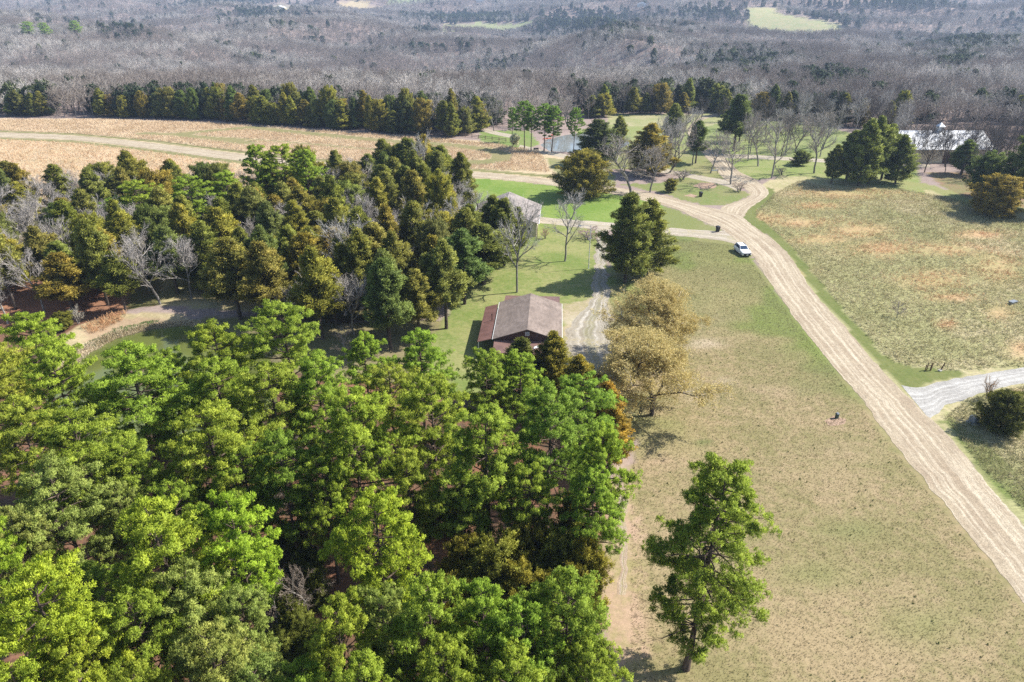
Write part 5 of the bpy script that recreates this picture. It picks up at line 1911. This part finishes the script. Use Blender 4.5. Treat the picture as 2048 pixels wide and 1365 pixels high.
# ------------------------------------------------------------------ car
def build_car():
    x, y = unproj(1484, 507)
    car = thing('parked_car', 'white sport utility car parked on the grass beside the gravel road', 'car', (x, y, 0.0), R(6))
    paint = NT('white_car_paint')
    paint = paint.done(paint.bsdf((.80, .81, .82), .25, .5))
    # side profile: front is -Y
    hl = 2.42
    sec = [(-2.42, .42, .62, .78), (-2.30, .30, .80, .88), (-2.0, .26, .96, .94), (-1.0, .26, 1.06, .97), (-.75, .26, 1.10, .97), (1.2, .26, 1.12, .97), (2.1, .30, 1.10, .94), (2.35, .36, 1.02, .88), (2.42, .5, .85, .82)]
    g = Geo()
    rings = []
    for (yy, zb, zt, hw) in sec:
        rings.append([(-hw * .92, yy, zb), (-hw, yy, zb + .12), (-hw, yy, zt - .22), (-hw * .93, yy, zt), (hw * .93, yy, zt), (hw, yy, zt - .22), (hw, yy, zb + .12), (hw * .92, yy, zb)])
    V = np.array(rings).reshape(-1, 3)
    F = []
    K = 8
    for i in range(len(rings) - 1):
        for j in range(K):
            a, b = i * K + j, i * K + (j + 1) % K
            F += [(a, b + K, b), (a, a + K, b + K)]
    for j in range(1, K - 1):
        F.append((0, j, j + 1))
        e = (len(rings) - 1) * K
        F.append((e, e + j + 1, e + j))
    g.add(V, F)
    body = g.obj('body', paint, car, bevel=.03)
    # greenhouse
    g = Geo()
    b4 = [(-.90, -.85, 1.08), (.90, -.85, 1.08), (.90, 2.25, 1.08), (-.90, 2.25, 1.08)]
    t4 = [(-.70, -.05, 1.66), (.70, -.05, 1.66), (.70, 1.85, 1.66), (-.70, 1.85, 1.66)]
    g.hexa(np.array(b4 + t4))
    g.obj('cabin', paint, car, bevel=.04)
    b = np.array(b4)
    t = np.array(t4)

    def pane(name, q, mat, off):
        g = Geo()
        q = np.array(q, float)
        nrm = np.cross(q[1] - q[0], q[3] - q[0])
        nrm /= np.linalg.norm(nrm)
        g.hexa(np.vstack([q + nrm * .002, q + nrm * off]))
        return g.obj(name, mat, car)

    def quad(A, B, C_, D_, s0, s1, r0, r1):
        A, B, C_, D_ = map(np.array, (A, B, C_, D_))
        lerp = lambda s, r: (A * (1 - s) + B * s) * (1 - r) + (D_ * (1 - s) + C_ * s) * r
        return [lerp(s0, r0), lerp(s1, r0), lerp(s1, r1), lerp(s0, r1)]
    wg = simple('blue_black_glass', (.02, .045, .09), .08, .7, 0, 0)
    pane('windshield', quad(b[0], b[1], t[1], t[0], .06, .94, .08, .93), wg, .02)
    pane('rear_window', quad(b[2], b[3], t[3], t[2], .06, .94, .15, .9), wg, .02)
    for (s0, s1) in ((.06, .36), (.40, .70), (.74, .93)):
        pane('side_window', quad(b[3], b[0], t[0], t[3], 1 - s1, 1 - s0, .1, .88), wg, .02)
        pane('side_window', quad(b[1], b[2], t[2], t[1], s0, s1, .1, .88), wg, .02)
    g = Geo()
    g.box((0, -2.41, .66), (1.35, .09, .34))
    g.obj('grille', M['black'], car, bevel=.02)
    g = Geo()
    g.box((0, -2.44, .40), (1.5, .1, .18))
    g.obj('bumper', M['black'], car, bevel=.02)
    g = Geo()
    g.box((0, -2.50, .50), (.36, .02, .16))
    g.obj('licence_plate', M['white'], car)
    for s in (-1, 1):
        g = Geo()
        g.box((s * .74, -2.33, .82), (.24, .16, .12))
        g.obj('headlight', M['steel'], car, bevel=.02)
        g = Geo()
        g.box((s * .80, 2.37, .92), (.16, .12, .3))
        g.obj('tail_light', simple('red_lens', (.35, .02, .02), .3, .5), car)
        g = Geo()
        g.box((s * 1.05, -.72, 1.14), (.2, .12, .15))
        g.obj('mirror', M['black'], car, bevel=.03)
        g = Geo()
        g.box((s * .66, .9, 1.71), (.05, 1.7, .05))
        g.obj('roof_rail', M['black'], car)
        for yy in (-1.5, 1.45):
            g = Geo()
            g.tube([(s * .76, yy, .36), (s * .80, yy, .36), (s * .97, yy, .36), (s * 1.0, yy, .36)], [.30, .36, .36, .30], 20)
            w = g.obj('wheel', M['black'], car, smooth=False)
            g = Geo()
            g.tube([(s * .985, yy, .36), (s * 1.003, yy, .36), (s * 1.006, yy, .36)], [.23, .22, .001], 12)
            g.obj('rim', M['steel'], w)
    return car


build_car()


def wheelie(u, v, lab, s=1.0, mat=None):
    """lidded rubbish bin"""
    x, y = unproj(u, v)
    b = thing('rubbish_bin', lab, 'bin', (x, y, 0), R(20))
    g = Geo()
    g.hexa(np.array([(-.22, -.25, .04), (.22, -.25, .04), (.22, .25, .04), (-.22, .25, .04), (-.31, -.36, 1.0), (.31, -.36, 1.0), (.31, .33, 1.0), (-.31, .33, 1.0)]) * s)
    g.obj('body', mat or M['black'], b, bevel=.02)
    g = Geo()
    g.hexa(np.array([(-.34, -.40, 1.0), (.34, -.40, 1.0), (.34, .38, 1.0), (-.34, .38, 1.0), (-.28, -.34, 1.1), (.28, -.34, 1.1), (.30, .38, 1.12), (-.30, .38, 1.12)]) * s)
    g.obj('lid', mat or M['black'], b, bevel=.02)
    for q in (-1, 1):
        g = Geo()
        g.tube([(q * .24, .30, .12), (q * .30, .30, .12)], [.12, .12], 10)
        g.obj('wheel', M['black'], b)
    g = Geo()
    g.tube([(-.25, .44, 1.0), (.25, .44, 1.0)], [.02, .02], 6)
    g.obj('handle', M['black'], b)
    b.scale = (1.15, 1.15, 1.15)
    return b


wheelie(1435, 464, 'black lidded rubbish bin standing beside the driveway mouth')
wheelie(1401, 394, 'small black rubbish bin on the turning loop island')
# green pedestal on bare soil
x, y = unproj(1673, 837)
b = thing('utility_pedestal', 'small green utility pedestal on the dry lawn', 'pedestal', (x, y, 0), R(15))
g = Geo()
g.box((0, 0, .33), (.32, .32, .66))
g.obj('body', M['green_box'], b, bevel=.03)
g = Geo()
g.hexa(np.array([(-.19, -.19, .66), (.19, -.19, .66), (.19, .19, .66), (-.19, .19, .66), (-.12, -.12, .78), (.12, -.12, .78), (.12, .12, .78), (-.12, .12, .78)]))
g.obj('cap', M['grey_box'], b)
# pad transformer
x, y = unproj(1946, 846)
b = thing('utility_box', 'grey utility box half hidden by the low cedar bush', 'utility box', (x, y, 0), R(20))
g = Geo()
g.box((0, 0, .05), (1.1, 1.1, .1))
g.obj('pad', simple('concrete', (.4, .39, .37), .9, .2), b)
g = Geo()
g.hexa(np.array([(-.42, -.42, .10), (.42, -.42, .10), (.42, .42, .10), (-.42, .42, .10), (-.40, -.34, .85), (.40, -.34, .85), (.40, .40, .95), (-.40, .40, .95)]))
bb = g.obj('body', M['grey_box'], b, bevel=.02)
g = Geo()
g.box((.1, -.43, .5), (.05, .06, .14))
g.obj('handle', M['steel'], bb)
# pipe stubs and gate post by the white driveway
x, y = unproj(1858, 742)
b = thing('pipe_posts', 'cluster of rusty upright posts at the mouth of the white driveway', 'posts', (x, y, 0))
for (dx, dy, hh) in [(-.55, 0, .95), (-.25, .15, 1.15), (.1, -.05, 1.0), (.3, .1, 1.2)]:
    g = Geo()
    g.tube([(dx, dy, 0), (dx, dy, hh)], [.06, .06], 8)
    g.obj('post', M['rust'], b)
g = Geo()
g.tube([(-.6, .03, .72), (.35, .03, .8)], [.04, .04], 6)
g.obj('rail', M['rust'], b)
x, y = unproj(1881, 742)
b = thing('gate_post', 'single dark gate post with a stone foot near the white driveway', 'post', (x, y, 0))
g = Geo()
g.tube([(0, 0, 0), (.28, 0, 1.25)], [.08, .07], 8)
g.obj('post', M['rust'], b)
g = Geo()
g.box((-.1, -.05, .08), (.5, .35, .18), .4)
g.obj('stone_foot', simple('pale_stone', (.5, .47, .42), .9, .2), b, bevel=.05)
# feeder box in the meadow
x, y = unproj(2025, 608)
b = thing('metal_trough', 'small dark metal trough lying in the meadow grass', 'trough', (x, y, 0), R(25))
g = Geo()
g.hexa(np.array([(-.6, -.28, .08), (.6, -.28, .08), (.6, .28, .08), (-.6, .28, .08), (-.75, -.4, .5), (.75, -.4, .5), (.75, .4, .5), (-.75, .4, .5)]))
g.obj('basin', M['grey_box'], b)
for q in (-1, 1):
    g = Geo()
    g.box((q * .45, 0, .05), (.08, .6, .1))
    g.obj('foot', M['black'], b)
# tall white pole with arm by the track
x, y = unproj(1177, 538)
b = thing('light_pole', 'tall thin white pole with a short arm beside the stone track', 'pole', (x, y, 0))
g = Geo()
g.tube([(0, 0, 0), (0, 0, 4), (0.05, 0, 8.6)], [.09, .075, .055], 8)
g.obj('pole', M['white'], b)
g = Geo()
g.tube([(0, 0, 8.3), (-1.0, 0, 8.5), (-1.9, 0, 8.45)], [.04, .035, .03], 6)
g.obj('arm', M['steel'], b)
g = Geo()
g.hexa(np.array([(-2.25, -.14, 8.34), (-1.75, -.14, 8.34), (-1.75, .14, 8.34), (-2.25, .14, 8.34), (-2.2, -.1, 8.5), (-1.75, -.08, 8.52), (-1.75, .08, 8.52), (-2.2, .1, 8.5)]))
g.obj('lamp_head', M['steel'], b)
# sign board at the fork
x, y = unproj(1428, 348)
b = thing('notice_board', 'low pale notice board between two posts at the road fork', 'sign', (x, y, 0))
for q in (-1, 1):
    g = Geo()
    g.box((q * .9, 0, .6), (.12, .12, 1.2))
    g.obj('post', M['wood'], b)
g = Geo()
g.box((0, -.02, 1.0), (1.66, .06, .36))
g.obj('board', M['white'], b)
# bench by the pond
x, y = unproj(1072, 302)
b = thing('bench', 'dark bench facing the silver pond', 'bench', (x, y, 0))
g = Geo()
g.box((0, 0, .45), (1.7, .5, .07))
g.obj('seat', M['wood'], b)
g = Geo()
g.box((0, -.24, .78), (1.7, .06, .45))
g.obj('backrest', M['wood'], b)
for q in (-1, 1):
    g = Geo()
    g.box((q * .7, 0, .21), (.08, .42, .42))
    g.obj('leg', M['wood'], b)


def kayak(u, v, rz, lab):
    x, y = unproj(u, v)
    g = Geo()
    n = 9
    V = []
    for i in range(n):
        t_ = i / (n - 1) * 2 - 1
        w = .38 * math.sqrt(max(0.0, 1 - t_ * t_)) + .01
        zz = .12 * t_ * t_
        V += [(t_ * 1.6, -w, .25 + zz), (t_ * 1.6, 0, .0 + zz), (t_ * 1.6, w, .25 + zz), (t_ * 1.6, 0, .33 + zz)]
    F = []
    for i in range(n - 1):
        for j in range(4):
            a, b2 = i * 4 + j, i * 4 + (j + 1) % 4
            F += [(a, b2, b2 + 4), (a, b2 + 4, a + 4)]
    g.add(V, F)
    k = thing('kayak', lab, 'kayak', (x, y, .02), rz)
    g.obj('hull', simple('orange_plastic', (.62, .13, .05), .4, .4), k)
    g = Geo()
    g.tube([(-.3, 0, .37), (.3, 0, .37)], [.2, .2], 8)
    g.obj('cockpit_rim', M['black'], k)


kayak(1094, 279, R(20), 'orange kayak on the pond bank between the pines')
kayak(1106, 271, R(60), 'orange kayak farther up the bank, turned end on')


def rail_fence(p0, p1, n, lab, hh=1.3):
    a, c = np.array(unproj(*p0)), np.array(unproj(*p1))
    b = thing('rail_fence', lab, 'fence', (a[0], a[1], 0), math.atan2(c[1] - a[1], c[0] - a[0]))
    L = np.linalg.norm(c - a)
    for i in range(n):
        g = Geo()
        g.box((L * i / (n - 1), 0, hh / 2), (.16, .16, hh))
        g.obj('post', M['wood'], b)
    for zz in (.5, 1.0):
        g = Geo()
        g.box((L / 2, -.11, zz), (L, .06, .14))
        g.obj('rail', M['wood'], b)


rail_fence((905, 271), (1012, 284), 9, 'brown rail fence at the corner of the straw field')
rail_fence((1466, 282), (1540, 290), 7, 'short rail fence at the turning lane before the north field')
# ruts and bare soil rings
flat_poly('soil_patch', [(1385, 372), (1400, 366), (1425, 366), (1436, 371), (1428, 377), (1400, 378)], .006, M['soil'], 'bare soil ring on the turning loop island', 'soil patch')
flat_poly('soil_patch', [(1368, 392), (1382, 388), (1396, 391), (1388, 396)], .006, M['soil'], 'pale scraped soil beside the small bin', 'soil patch')
flat_poly('soil_patch', [(1652, 840), (1672, 830), (1694, 838), (1686, 850), (1660, 852)], .006, M['soil'], 'bare soil round the green pedestal', 'soil patch')

# ------------------------------------------------------------------ haze
hzb = Geo()
zlo = float(GZ.min()) - 3
xlo, xhi, ylo, yhi = -10400, 10400, -100, 12400
hzb.hexa(np.array([(xlo, ylo, zlo), (xhi, ylo, zlo), (xhi, yhi, zlo), (xlo, yhi, zlo), (xlo, ylo, 190), (xhi, ylo, 190), (xhi, yhi, 190), (xlo, yhi, 190)]))
t = NT('haze_air')
pv = t.n('VolumePrincipled')
pv.inputs['Color'].default_value = (0.58, 0.74, 1.0, 1)
pv.inputs['Density'].default_value = 0.00017
pv.inputs['Anisotropy'].default_value = 0.2
t.l(pv.outputs[0], t.out.inputs['Volume'])
hm = t.m
ho = hzb.obj('haze', hm)
tag(ho, 'thin bluish haze over the distant hills', 'haze', kind='stuff')
print('ground verts', nv, 'objects', len(bpy.data.objects), 'zmax', float(GZ.max()))
